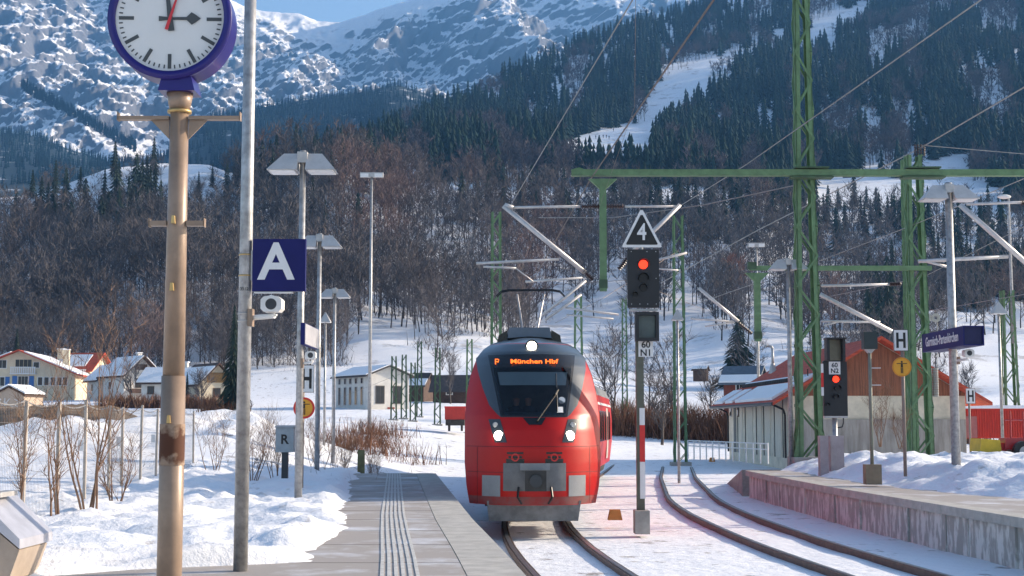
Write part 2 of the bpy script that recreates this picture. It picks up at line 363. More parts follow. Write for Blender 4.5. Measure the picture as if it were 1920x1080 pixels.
# ------------------------------------------------------------------ trees
def bare_tree(seed, H, spread=.3, limbs=11, subs=5, twigs=5, tw=.05, tl=1.6, rad=.17, up=.55, start=.28, multi=1):
    """tapered trunk with limbs, and the crown of branches and twigs; returns two MBs"""
    r = random.Random(seed); T = MB(); K = MB()
    def tri(a, d, l, w):
        d = Vector(d).normalized(); s = d.cross(Vector((r.uniform(-1, 1), r.uniform(-1, 1), r.uniform(-.3, .3)))).normalized() * w / 2
        a = Vector(a); K.add([a - s, a + s, a + d * l], [(0, 1, 2)])
    for st in range(multi):
        base = Vector((0, 0, 0)) if multi == 1 else Vector((r.uniform(-.1, .1), r.uniform(-.1, .1), 0))
        lean = Vector((r.uniform(-.06, .06), r.uniform(-.06, .06), 1)) if multi == 1 else Vector((r.uniform(-.35, .35), r.uniform(-.35, .35), 1))
        h = H * r.uniform(.8, 1) if multi > 1 else H
        pts = [base]; n = 6
        for i in range(n):
            pts.append(pts[-1] + (lean + Vector((r.uniform(-.09, .09), r.uniform(-.09, .09), 0))) * (h * .92 / n))
        for i in range(n): T.tube(pts[i], pts[i + 1], rad * (1 - i / (n + .3)), rad * (1 - (i + 1) / (n + .3)), 5, cap=False)
        for q in range(limbs):
            f = start + (1 - start) * (q + r.random()) / limbs; f = min(.98, f); k = min(n - 1, int(f * n)); p = pts[k].lerp(pts[k + 1], f * n - k)
            az = r.uniform(0, 6.283); out = Vector((math.cos(az), math.sin(az), 0)); d = (out * (1 - up * r.uniform(.6, 1.1)) + Vector((0, 0, up * r.uniform(.7, 1.5)))).normalized()
            l = h * spread * (1.15 - .75 * abs(f - .5)) * r.uniform(.75, 1.2); rr = rad * (1 - f) * .5 + rad * .07
            lp = [p]
            for i in range(3): d = (d + Vector((r.uniform(-.2, .2), r.uniform(-.2, .2), .12))).normalized(); lp.append(lp[-1] + d * l / 3)
            for i in range(3): K.tube(lp[i], lp[i + 1], rr * (1 - i / 3.4), rr * (1 - (i + 1) / 3.4), 3, cap=False)
            for s in range(subs):
                g = r.uniform(.25, 1); k2 = min(2, int(g * 3)); sp = lp[k2].lerp(lp[k2 + 1], g * 3 - k2)
                sd_ = (d + Vector((r.uniform(-1, 1), r.uniform(-1, 1), r.uniform(-.3, .8)))).normalized(); sl = l * r.uniform(.3, .55)
                tri(sp, sd_, sl, rr * .9 + tw)
                for t in range(twigs):
                    e = sp + sd_ * sl * r.uniform(.15, 1); td = (sd_ + Vector((r.uniform(-.9, .9), r.uniform(-.9, .9), r.uniform(-.4, .9)))).normalized()
                    tri(e, td, tl * r.uniform(.5, 1.2), tw)
    return T, K
def conifer(seed, H, W, tiers=11, sp=11, droop=.3):
    r = random.Random(seed); T = MB().tube((0, 0, 0), (0, 0, H * .96), H * .014, .02, 5 if tiers > 10 else 3, cap=False); K = MB()
    for i in range(tiers):
        f = i / tiers; z = H * (.07 + .9 * f); rad = W * (1 - f) ** .85 * r.uniform(.85, 1.1) + W * .05; ph = r.uniform(0, 6)
        for k in range(sp):
            a = ph + 6.283 * k / sp + r.uniform(-.2, .2); L_ = rad * r.uniform(.65, 1.15); hw = 3.3 / sp * r.uniform(.7, 1.15)
            tip = (L_ * math.cos(a), L_ * math.sin(a), z - L_ * droop * r.uniform(.6, 1.3)); zz = z + H / tiers * 1.05
            m1 = (.62 * L_ * math.cos(a - hw), .62 * L_ * math.sin(a - hw), z - L_ * droop * .15); m2 = (.62 * L_ * math.cos(a + hw), .62 * L_ * math.sin(a + hw), z - L_ * droop * .15)
            K.add([(0, 0, zz), m1, tip, m2], [(0, 1, 2), (0, 2, 3)])
    return T, K
def in_poly(px, py, P):
    c = False; j = len(P) - 1
    for i in range(len(P)):
        if (P[i][1] > py) != (P[j][1] > py) and px < (P[j][0] - P[i][0]) * (py - P[i][1]) / (P[j][1] - P[i][1]) + P[i][0]: c = not c
        j = i
    return c
def tmpl(TK):                   # trunk+crown -> arrays for the massed forest
    T, K = TK; v = np.array(T.v + K.v, np.float32); f = []
    for q in T.f: f.append(q[:3]); f.append((q[0], q[2], q[3])) if len(q) == 4 else None
    o = len(T.v)
    for q in K.f:
        q = [i + o for i in q]; f.append(tuple(q[:3]))
        if len(q) == 4: f.append((q[0], q[2], q[3]))
    return v, np.array(f, np.int32), o
def forest(name, trees, tmpls, label, cat):
    """trees: (point, template index, scale, rot, colour)"""
    VV = []; FF = []; CC = []; n = 0
    for p, ti, s, rot, col in trees:
        v, f, o = tmpls[ti]; c, sn = math.cos(rot), math.sin(rot); w = np.empty_like(v)
        w[:, 0] = (v[:, 0] * c - v[:, 1] * sn) * s + p[0]; w[:, 1] = (v[:, 0] * sn + v[:, 1] * c) * s + p[1]; w[:, 2] = v[:, 2] * s + p[2]
        VV.append(w); FF.append(f + n); n += len(v); cc = np.ones((len(v), 4), np.float32); cc[:, :3] = col; cc[:o, :3] = (.06, .05, .045); CC.append(cc)
    o = big_mesh(name, np.concatenate(VV), np.concatenate(FF), FOREST, cols=np.concatenate(CC)); tag(o, label, cat, kind='stuff'); return o
def sapling_mb(seed, H, stems, rad): return bare_tree(seed, H, .32, 8, 4, 3, .006, .35, rad, .8, .25, multi=stems)

rng = random.Random(4)
# -- near slope: bare woods and single conifers
MEADOW_A = [[(650, 702), (640, 668), (668, 634), (700, 626), (772, 628), (780, 660), (800, 704)], [(990, 600), (1060, 560), (1130, 600), (1135, 740), (980, 740), (1000, 660)],
    [(840, 704), (835, 660), (870, 640), (960, 650), (990, 704), (990, 740)],
    [(1130, 545), (1150, 520), (1178, 540), (1180, 640), (1290, 560), (1310, 600), (1360, 660), (1420, 745), (1130, 745), (1120, 600)], [(1388, 596), (1415, 575), (1450, 590), (1478, 640), (1490, 690), (1520, 745), (1420, 745), (1410, 650)],
    [(1775, 725), (1780, 665), (1840, 655), (1960, 640), (2100, 640), (2100, 725)], [(255, 372), (262, 318), (300, 300), (395, 300), (425, 330), (450, 400), (415, 392), (345, 378)], [(100, 372), (190, 318), (262, 322), (230, 372), (150, 418), (-50, 432), (-50, 366)],
    [(806, 388), (806, 350), (862, 352), (862, 392)], [(140, 396), (180, 378), (200, 380), (170, 410)]]
CON_A = [[(60, 470), (60, 345), (130, 330), (150, 440), (140, 480)], [(200, 360), (210, 330), (290, 330), (290, 470), (180, 480), (170, 410)], [(1540, 470), (1540, 372), (1700, 372), (1960, 380), (2200, 380), (2200, 560), (1740, 600), (1690, 460)], [(440, 390), (440, 320), (640, 312), (720, 330), (740, 400), (560, 380)],
    [(860, 420), (900, 372), (1250, 368), (1560, 380), (1560, 470), (1240, 470)], [(1620, 680), (1620, 560), (1700, 560), (1700, 700)]]
ind_b = []; far_b = []; cons = []
cx, cy = 17.0, 10.0; py = 726.0
while py > 296:
    px = -230.0
    while px < 2150:
        qx = px + rng.uniform(0, cx); qy = py + rng.uniform(-cy / 2, cy / 2); px += cx
        t = HA.py2t(qx, qy)
        if not 0 <= t <= 1.0: continue
        if any(in_poly(qx, qy, P) for P in MEADOW_A) and not (qx < 450 and qy > 325 and rng.random() < .16): continue
        cl = fb(qx, qy * 1.6, 70, 3)
        conif = any(in_poly(qx, qy, P) for P in CON_A)
        pc = .5 if conif and qx > 1200 else (.33 if conif else (.03 if qy < 470 else 0))
        den = .95 if qy < 470 else (.62 if qx < 560 else .66)
        if 1480 < qx and qy > 520: den = .5
        if qy > 650: den = .75 if qx < 620 else .22
        if qy > 470: den *= .6 + 1.2 * max(0, cl + .3)
        p = HA.pt(qx, t); p.z -= .15
        if rng.random() < pc: cons.append((p, qx, qy)) if rng.random() < .75 else None
        elif rng.random() < den: far_b.append((p, qx, qy))
    py -= cy
far_b.sort(key=lambda q: q[0].length)
BT = [bare_tree(50 + i, 10.5 + .6 * (i % 3), .37 + .05 * (i % 3), 13, 6, 5, .075, 1.5, .15, .5 + .12 * (i % 2), .12 + .06 * (i % 3)) for i in range(6)]
BTm = [(T.mesh('trunk'), K.mesh('crown')) for T, K in BT]
BTc = []
for i, (tm, km) in enumerate(BTm):
    tm.materials.append(BARK); row = []
    for m in (TW_B, TW_G, TW_R):
        k2 = km.copy(); k2.name = 'crown'; k2.materials.append(m); row.append(k2)
    BTc.append(row)
def place_tree(name, tm, km, p, s, rot, label, cat, group):
    e = thing(name, label, cat, p, group); e.rotation_euler = (0, 0, rot); kx = rng.uniform(.8, 1.35); e.scale = (s * kx, s * kx, s)
    for nm, me in (('trunk', tm), ('crown', km)):
        o = bpy.data.objects.new(nm, me); C.objects.link(o); o.parent = e
    return e
def zone(qx, qy):
    h = 'high' if qy < 400 else ('halfway' if qy < 540 else 'low')
    w = 'left of the clock post' if qx < 300 else 'between clock post and floodlight mast' if qx < 700 else 'above the train' if qx < 1150 else 'between signal N1 and the largest mast' if qx < 1520 else 'right of the largest mast'
    return h + ' on the slope ' + w
def twig_kind(qx, qy):
    u = fb(qx, qy, 120, 3) + .25 * rng.uniform(-1, 1)
    if 620 < qx < 1130 and 330 < qy < 500: u += .35
    if qx < 420: u -= .15
    return 2 if u > .55 else (0 if u > .0 else 1)
for p, qx, qy in far_b[:300]:
    kd = twig_kind(qx, qy); v = rng.randrange(6)
    place_tree('bare_tree', BTm[v][0], BTc[v][kd], p, rng.uniform(.7, 1.1) * (.8 if qy > 620 else 1), rng.uniform(0, 6.28), ('bare brown tree ', 'bare grey tree ', 'bare russet tree ')[kd] + zone(qx, qy), 'tree', ('bare brown trees ', 'bare grey trees ', 'bare russet trees ')[kd] + zone(qx, qy))
LB = [tmpl(bare_tree(80 + i, 10.5, .42, 9, 5, 4, .13, 1.7, .16, .55, .16)) for i in range(6)]
tones = [np.array((.135, .112, .106)), np.array((.118, .108, .110)), np.array((.175, .122, .108))]
LB += [tmpl(conifer(320 + i, 14, 2.6, 9, 9)) for i in range(3)]
cons.sort(key=lambda q: q[0].length)
forest('slope_woodland', [(p, 6 + rng.randrange(3), rng.uniform(.6, 1.1), rng.uniform(0, 6.28), np.array((.02, .04, .026)) * rng.uniform(.7, 1.3)) for p, qx, qy in cons[270:]] + [(p, rng.randrange(6), rng.uniform(.75, 1.2) * (.62 if qx < 430 and qy < 440 else 1), rng.uniform(0, 6.28), tones[twig_kind(qx, qy)] * rng.uniform(.65, 1.3)) for p, qx, qy in far_b[300:]], LB, 'mass of bare brown and grey trees climbing the slope', 'woodland')
UG = MB(); ru = random.Random(12)
for k in range(1500):
    qx = ru.uniform(-60, 1980); qy = ru.uniform(475, 715); tt = HA.py2t(qx, qy)
    if not 0 <= tt <= 1 or any(in_poly(qx, qy, P) for P in MEADOW_A) or fb(qx + 300, qy * 1.5, 60, 3) < -.05: continue
    c_ = HA.pt(qx, tt)
    for q in range(16):
        b_ = c_ + Vector((ru.gauss(0, 1.3), ru.gauss(0, 1.3), -.3)); d_ = Vector((ru.gauss(0, .45), ru.gauss(0, .45), 1)).normalized(); w_ = Vector((ru.uniform(-1, 1), ru.uniform(-1, 1), 0)).normalized() * .07
        UG.add([b_ - w_, b_ + w_, b_ + d_ * ru.uniform(1.0, 3.2)], [(0, 1, 2)])
o = UG.build('undergrowth', TW_G); tag(o, 'tangled bare undergrowth on the lower wooded slope', 'undergrowth', kind='stuff')
CT = [conifer(20 + i, 14, 2.6 + .35 * (i % 3), 12, 12) for i in range(5)]
CTm = []
for T, K in CT:
    a_, b_ = T.mesh('trunk'), K.mesh('crown'); a_.materials.append(BARK); b_.materials.append(NEED); CTm.append((a_, b_))
cons.sort(key=lambda q: q[0].length)
for p, qx, qy in cons[:270]:
    v = rng.randrange(5)
    if 1:
        place_tree('conifer', CTm[v][0], CTm[v][1], p, rng.uniform(.6, 1.15), rng.uniform(0, 6.28), 'dark conifer ' + zone(qx, qy), 'conifer', 'conifers ' + zone(qx, qy))
print('bare', len(far_b), 'conifers', len(cons))
for qx, qy, s_ in ((100, 425, 1.05), (76, 418, .9), (122, 405, 1.0), (28, 430, .8), (216, 398, .75), (255, 362, .95), (275, 352, .8), (240, 430, 1.1), (300, 425, 1.0), (345, 372, .5), (372, 368, .55), (398, 352, .5), (425, 380, .8), (288, 322, .85), (150, 365, .6), (60, 380, .7)):
    v = rng.randrange(5); place_tree('conifer', CTm[v][0], CTm[v][1], HA.pt(qx, HA.py2t(qx, qy)), s_, rng.uniform(0, 6), 'dark conifer on the snowy knoll behind the clock post', 'conifer', 'conifers on the snowy knoll')
# -- the big hill: dark conifer forest with a ski run cut through it
RUN = [(1058, 312), (1062, 266), (1100, 245), (1150, 224), (1208, 205), (1212, 180), (1226, 164), (1290, 138), (1360, 112), (1420, 90), (1424, 118), (1380, 140), (1340, 160), (1300, 190), (1262, 212), (1236, 236), (1226, 262), (1216, 330), (1140, 336), (1075, 334)]
RUN2 = [(1476, 100), (1500, 78), (1530, 48), (1570, 28), (1620, 10), (1640, 6), (1618, 40), (1575, 62), (1530, 92), (1520, 118), (1478, 118)]
MEADOW_B = [(1500, 396), (1538, 322), (1600, 318), (1640, 326), (1690, 330), (1735, 312), (1780, 286), (1828, 282), (1818, 330), (1884, 352), (1888, 396)]
SMALL = [[(1164, 215), (1150, 226), (1195, 222), (1188, 212)], [(990, 190), (1012, 180), (1014, 196), (992, 206)], [(975, 262), (985, 252), (1003, 262), (1030, 268), (1042, 292), (1000, 290)], [(1444, 62), (1474, 58), (1470, 92), (1450, 80)]]
CB = [tmpl(conifer(140 + i, 14 + i % 3 * 2, 3.2 + .5 * (i % 3), 6, 7)) for i in range(6)]; DB_ = [tmpl(bare_tree(180 + i, 13, .34, 7, 3, 4, .3, 2.4, .2, .6, .25)) for i in range(4)]
tB = []; ind_c = []
cx, cy = 7.0, 5.6; py = 394.0
while py > -60:
    px = 560.0
    while px < 2080:
        qx = px + rng.uniform(0, cx); qy = py + rng.uniform(-cy / 2, cy / 2); px += cx
        t = HB.py2t(qx, qy)
        if not 0 <= t <= 1: continue
        if in_poly(qx, qy, RUN) or in_poly(qx, qy, RUN2) or in_poly(qx, qy, MEADOW_B) or any(in_poly(qx, qy, P) for P in SMALL): continue
        st = fb(qx * 3.0, qy * .8, 110, 4); den = 1.0
        if qx > 1480 and 60 < qy < 330: den = 1.0 if st < .05 else max(.3, 1 - 2.6 * (st - .05))
        elif qx > 1330 and qy > 200: den = 1.0 if st < .12 else .35
        elif st > .42: den = .5
        if rng.random() > den: continue
        p = HB.pt(qx, t); p.z -= .3
        dec = fb(qx, qy, 60, 3) + .1 * rng.uniform(-1, 1) > (.22 if qx < 1480 else .16)
        tB.append((p, rng.randrange(4) + 6 if dec else rng.randrange(6), rng.uniform(.7, 1.15), rng.uniform(0, 6.28), np.array((.085, .072, .075)) * rng.uniform(.7, 1.3) if dec else np.array((.016, .032, .024)) * rng.uniform(.6, 1.5)))
    py -= cy
for qx in [1095, 1118, 1138, 1160, 1172, 1188, 1205, 1228, 1243, 1256, 1272, 1290]:
    qy = 337 + rng.uniform(-3, 6); p = HB.pt(qx, HB.py2t(qx, qy)); place_tree('spruce', CTm[0][0], CTm[rng.randrange(5)][1], p, rng.uniform(.5, .78), rng.uniform(0, 6), 'dark spruce in the row at the foot of the white ski run', 'spruce', 'spruces below the ski run')
for qx, qy, s in [(1602, 388, 1.15), (1553, 388, .7), (1572, 390, .65), (1625, 390, .7), (1642, 391, .65), (1755, 378, .5)]:
    p = HB.pt(qx, HB.py2t(qx, qy)); place_tree('spruce', CTm[1][0], CTm[1][1], p, s, rng.uniform(0, 6), 'tall dark spruce at the edge of the snowy plateau meadow' if s > 1 else 'small spruce at the edge of the snowy plateau meadow', 'spruce', 'spruces at the plateau meadow')
forest('conifer_forest', tB, CB + DB_, 'dark blue-green conifer forest covering the big hill on the right', 'forest')
tC = []; cx, cy = 4.6, 4.2; py = 344.0
CC_ = [tmpl(conifer(240 + i, 10, 1.9, 4, 6)) for i in range(4)]
while py > 140:
    px = -60.0
    while px < 1000:
        qx = px + rng.uniform(0, cx); qy = py + rng.uniform(-cy / 2, cy / 2); px += cx
        t = HC.py2t(qx, qy)
        if not 0 <= t <= 1: continue
        st = fb(qx * 2.2, qy * .7, 80, 4)
        if qx < 80 and qy > 262 and st > .0 and rng.random() < .8: continue
        if st > .4 and rng.random() < .7: continue
        if 720 < qx < 800 and 165 < qy < 215 and rng.random() < .5: continue
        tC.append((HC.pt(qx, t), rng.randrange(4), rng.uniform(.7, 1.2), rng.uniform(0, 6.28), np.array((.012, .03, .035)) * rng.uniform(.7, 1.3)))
    py -= cy
for i in range(420):            # the wooded rib running down across the mountain's foot
    u = rng.random(); qx = 40 + 215 * u; qy = 158 + 118 * u + rng.uniform(-3, 12)
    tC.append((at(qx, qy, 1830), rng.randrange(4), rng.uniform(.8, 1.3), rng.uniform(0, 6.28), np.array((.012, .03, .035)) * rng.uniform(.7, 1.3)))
forest('foothill_forest', tC, CC_, 'hazy blue conifer forest on the foothill below the mountain', 'forest')

# ------------------------------------------------------------------ tracks
def offs(Y, d):
    h = float(np.interp(Y, TRY, TRH)); return track_x(Y) + d / math.cos(h)
def rail(parent, fx, ys):
    B = MB(); T = MB()
    for i in range(len(ys) - 1):
        a = Vector((fx(ys[i]), ys[i], 0)); b = Vector((fx(ys[i + 1]), ys[i + 1], 0)); d = (b - a).normalized(); n = Vector((d.y, -d.x, 0))
        for M_, w, z0, z1 in ((B, .075, -.2, -.012), (T, .036, -.012, 0)):
            q = [a - n * w, a + n * w, b + n * w, b - n * w]
            M_.add([p + Vector((0, 0, z1)) for p in q] + [p + Vector((0, 0, z0)) for p in q], [(0, 1, 2, 3), (4, 5, 1, 0), (1, 5, 6, 2), (3, 2, 6, 7), (0, 3, 7, 4)])
    r = B.build('rail', RAILM, parent); T.build('rail_head', RAILT, r)
def railway(d, y0, y1, step=2.5, fx=None):
    t = bpy.data.objects.new('railway_track', None); C.objects.link(t); t.location = (0, y0, 0); struct(t)
    ys = list(np.arange(y0, y1 + .01, step))
    for g_ in (-.7525, .7525):
        rail(t, (lambda Y, g_=g_: offs(Y, d + g_)) if fx is None else (lambda Y, g_=g_: fx(Y) + g_), ys)
    return t
railway(0, 10, 150); railway(0, 10, 150, 2.5, lambda Y: offs(Y, lerp(Y, [10, 34, 62, 150], [4.85, 4.85, 4.25, 4.25])))
railway(0, 60, 150, 3, lambda Y: 16 - (Y - 89.5) * .253); railway(0, 70, 150, 3, lambda Y: 22.5 - (Y - 89.5) * .30)
railway(0, 92, 150, 3, lambda Y: -6 - (Y - 92) * .22)

# ------------------------------------------------------------------ platforms
PZ = .76
def strip(name, fl, fr, ys, z, m, parent=None, th=.02):
    B = MB()
    for i in range(len(ys) - 1):
        a, b = ys[i], ys[i + 1]
        q = [(fl(a), a, z), (fr(a), a, z), (fr(b), b, z), (fl(b), b, z)]
        B.add(q + [(x_, y_, z - th) for x_, y_, _ in q], [(0, 1, 2, 3), (0, 4, 5, 1), (2, 6, 7, 3), (1, 5, 6, 2), (3, 7, 4, 0)])
    return B.build(name, m, parent)
pl = bpy.data.objects.new('platform', None); C.objects.link(pl); pl.location = (-2, 2, PZ); struct(pl)
ysl = list(np.arange(1, 45.1, 1))
strip('paving', lambda Y: edge_l(Y) - 6.0, lambda Y: edge_l(Y) - .62, ysl, PZ, PAVE, pl, .9)
for i in range(len(ysl) - 1):
    a, b = ysl[i], ysl[i + 1] - .012
    B = MB(); q = [(edge_l(a) - .61, a, PZ + .004), (edge_l(a), a, PZ + .004), (edge_l(b), b, PZ + .004), (edge_l(b) - .61, b, PZ + .004)]
    B.add(q + [(x_, y_, PZ - .16) for x_, y_, _ in q], [(0, 1, 2, 3), (0, 4, 5, 1), (2, 6, 7, 3), (1, 5, 6, 2), (3, 7, 4, 0)]); B.build('edge_slab', CONC_L, pl)
strip('platform_wall', lambda Y: edge_l(Y) - .5, lambda Y: edge_l(Y) - .12, ysl, PZ - .165, CONC, pl, .9)
for k in range(6): strip('tactile_rib', lambda Y, k=k: edge_l(Y) - 1.52 + k * .075, lambda Y, k=k: edge_l(Y) - 1.48 + k * .075, list(np.arange(1, 45.1, 4)), PZ + .008, TACT, pl, .008)
for k in range(18): # paving joints
    Y = 2.0 + k * 2.4; MB().box(((edge_l(Y) - .62 + edge_l(Y) - 4.2) / 2, Y, PZ + .001), (3.58, .008, .004)).build('joint', mat('joint_grey', (.17, .16, .15), .9), pl)
def heap(name, xl, xr, ys, f, m, n=26):
    V = []
    for Y in ys:
        for i in range(n + 1):
            u = i / n; x_ = xl(Y) + (xr(Y) - xl(Y)) * u; V.append((x_, Y, f(u, x_, Y)))
    nx = n + 1; ny = len(ys); ii, jj = np.meshgrid(np.arange(nx - 1), np.arange(ny - 1)); a = (jj * nx + ii).ravel()
    return struct(big_mesh(name, V, np.stack([a, a + 1, a + nx + 1, a + nx], 1), m, smooth=True))
def lump(x_, Y, s=1.3): return mnoise.fractal(Vector((x_ / s, Y / s, .3)), .8, 2.1, 5)
def bank_l(u, x_, Y):
    e = .30 + .28 * lump(x_ * .3, Y, 2.2); prof = sstep(0, .07, 1 - u)
    return PZ - .03 + prof * (.16 + .16 * lump(x_, Y) + .10 * lump(x_, Y, .5)) + .10 * sstep(.25, .9, 1 - u)
heap('snow_bank', lambda Y: edge_l(Y) - 8.5, lambda Y: edge_l(Y) - lerp(Y, [0, 14.6, 15.7, 16.5, 20, 45], [5.6, 5.2, 4.0, 2.3, 1.98, 2.4]) + .22 * lump(3, Y, 3.0), list(np.arange(4, 47, .22)), bank_l, SNOW_BANK, 40)
pr = bpy.data.objects.new('platform', None); C.objects.link(pr); pr.location = (10, 20, PZ); struct(pr)
ysr = list(np.arange(8, 48.7, 1.1))
def zr_(Y): return PZ if Y <= 48.5 else PZ - .8 * (Y - 48.5) / 9.5
strip('deck', lambda Y: edge_r(Y) + .45, lambda Y: edge_r(Y) + 16, ysr, PZ - .004, PAVE, pr, .8)
WALLM = mat('peeling_wall', (.38, .36, .33), .9, scale=2.2, stretch=(1, 2.0, .6), col2=(.66, .64, .60), detail=9, lo=.44, hi=.52, bump=.4)
for i in range(len(ysr) - 1):
    a, b = ysr[i], ysr[i + 1] - .015
    B = MB(); q = [(edge_r(a), a, PZ + .003), (edge_r(a) + .46, a, PZ + .003), (edge_r(b) + .46, b, PZ + .003), (edge_r(b), b, PZ + .003)]
    B.add(q + [(x_, y_, PZ - .17) for x_, y_, _ in q], [(0, 1, 2, 3), (0, 4, 5, 1), (2, 6, 7, 3), (1, 5, 6, 2), (3, 7, 4, 0), (7, 6, 5, 4)]); B.build('edge_slab', CONC_L, pr)
    o_ = .10 + .025 * math.sin(i * 2.4)
    B = MB(); q = [(edge_r(a) + o_, a, PZ - .17), (edge_r(a) + .5, a, PZ - .17), (edge_r(b) + .5, b, PZ - .17), (edge_r(b) + o_, b, PZ - .17)]
    B.add(q + [(x_, y_, -.3) for x_, y_, _ in q], [(0, 4, 5, 1), (2, 6, 7, 3), (3, 7, 4, 0)]); B.build('wall_panel', WALLM, pr)
B = MB(); q = [(7.77, 48.4, PZ), (24, 48.4, PZ), (24, 58, -.1), (8.7, 58, -.1)]; B.add(q + [(x_, y_, -.4) for x_, y_, _ in q], [(0, 1, 2, 3), (3, 7, 4, 0), (0, 4, 5, 1)]); B.build('ramp', CONC, pr)
def bank_r(u, x_, Y):
    prof = sstep(0, .06, u); base = zr_(Y) - .05
    return base + prof * (.22 + .14 * lump(x_, Y) + .09 * lump(x_, Y, .45)) + .36 * sstep(.03, .14, u) * (1 + .6 * lump(x_ + 7, Y, 2.5))
heap('snow_bank', lambda Y: edge_r(Y) + lerp(Y, [9, 25, 31, 36, 45, 58], [3.2, 2.9, 2.1, 1.15, 1.2, 1.0]) + .12 * lump(5, Y, 2.6), lambda Y: edge_r(Y) + 17, list(np.arange(9, 58, .3)), bank_r, SNOW_BANK, 90)

# ------------------------------------------------------------------ poles, lamps, signs
def shade(B, c, sx, s=1.0):     # one tent-shaped lamp hood; sx = side of the pole
    a, b, h = .30 * s, .30 * s, .37 * s; x0 = c[0] + sx * .385 * s
    P_ = lambda x_, y_, z_: (x0 + sx * x_, c[1] + y_, c[2] + z_)
    v = [P_(a, -b, 0), P_(-a, -b, 0), P_(-a, b, 0), P_(a, b, 0), P_(0, 0, h), P_(-a, 0, h)]
    B.add(v, [(0, 1, 4), (1, 5, 4), (3, 0, 4), (2, 3, 4), (2, 4, 5), (1, 2, 5), (0, 3, 2, 1)])
HOOD = mat('lamp_hood', (.50, .49, .48), .5, .1, var=.1)
LENS = mat('lamp_lens', (.75, .75, .74), .3, var=.05)
def double_lamp(px, py_base, Y, zb, py_head, label, s=1.0, r=.075):
    x_ = at(px, py_base, Y).x; zt = at(px, py_head, Y).z
    t = thing('platform_lamp', label, 'lamp', (x_, Y, zb), 'twin-hooded platform lamps')
    MB().tube((x_, Y, zb), (x_, Y, zt + .37 * s + .06), r * 1.05, r * .8, 12).build('pole', GALV, t, True)
    MB().box((x_, Y - .02, zt + .28 * s), (.20 * s, .2, .22 * s)).build('head_bracket', ALU, t)
    for k in (-1, 1):
        B = MB(); shade(B, (x_, Y, zt), k, s); hd = B.build('hood', HOOD, t)
        MB().box((x_ + k * .385 * s, Y, zt - .012), (.5 * s, .5 * s, .02)).build('lens', LENS, hd)
    return t, x_
def single_lamp(px, py_base, Y, zb, py_head, label, w=.56, r=.06):
    x_ = at(px, py_base, Y).x; zt = at(px, py_head, Y).z
    t = thing('platform_lamp', label, 'lamp', (x_, Y, zb), 'single-hooded platform lamps')
    MB().tube((x_, Y, zb), (x_, Y, zt + .1), r, r * .8, 10).build('pole', GALV, t, True)
    hd = MB().tube((x_, Y, zt), (x_, Y, zt + w * .78), w * .62, .02, 4, ph=math.pi / 4).build('hood', HOOD, t); MB().box((x_, Y, zt - .012), (w * .8, w * .8, .02)).build('lens', LENS, hd)
    return t
double_lamp(559, 942, 28.3, .7, 322, 'tallest twin-hooded platform lamp, directly behind the blue letter A sign', 1.0)
double_lamp(594, 888, 43, .7, 464, 'twin-hooded platform lamp half hidden by the right edge of the blue A sign', 1.0)
double_lamp(624, 880, 58, .7, 558, 'twin-hooded platform lamp just left of the tall floodlight mast', .95)
single_lamp(607, 876, 62, .7, 604, 'single-hooded lamp between the two smaller twin lamps on the left', .55)
double_lamp(1793, 871, 36, .9, 375, 'twin-hooded platform lamp whose post carries the blue station name sign', 1.04, .115)
double_lamp(1484, 850, 50, .9, 506, 'twin-hooded platform lamp beside the largest green lattice mast', 1.0, .085)
single_lamp(1273, 868, 58, -.1, 600, 'single-hooded lamp standing between the two red signals', .56)
single_lamp(1881, 858, 52, .8, 588, 'single-hooded lamp in front of the red container', .58)
def floodlight(px, Y, zb, py_top, w, label, rot=0):
    p = at(px, py_top, Y); t = thing('floodlight_mast', label, 'floodlight', (p.x, Y, zb), 'tall yard floodlights')
    MB().tube((p.x, Y, zb), (p.x, Y, p.z), .12, .07, 10).build('mast', GALV, t, True)
    b = MB().box((p.x, Y, p.z + .1), (w, .3, .28)).build('crossbar', ALU, t)
    for k in (-1, 1): MB().box((p.x + k * w * .3, Y - .17, p.z + .06), (w * .34, .05, .22)).build('floodlight_panel', LENS, b)
    return t
floodlight(697, 88, .8, 331, 1.45, 'tall slim floodlight mast left of the train with a flat white crossbar')
floodlight(1418, 98, 0, 462, 1.15, 'slim floodlight mast with flat crossbar rising behind the red roof')
p = at(1891, 372, 84); t = thing('street_lamp', 'thin lamp post with a curved white head above the rightmost lattice mast', 'street lamp', (p.x, 84, 0))
MB().tube((p.x, 84, 7), (p.x, 84, p.z), .11, .07, 8).build('post', GALV, t); MB().blob((p.x - .25, 84, p.z + .1), (.42, .2, .14)).build('lamp_head', WHITE_P, t)

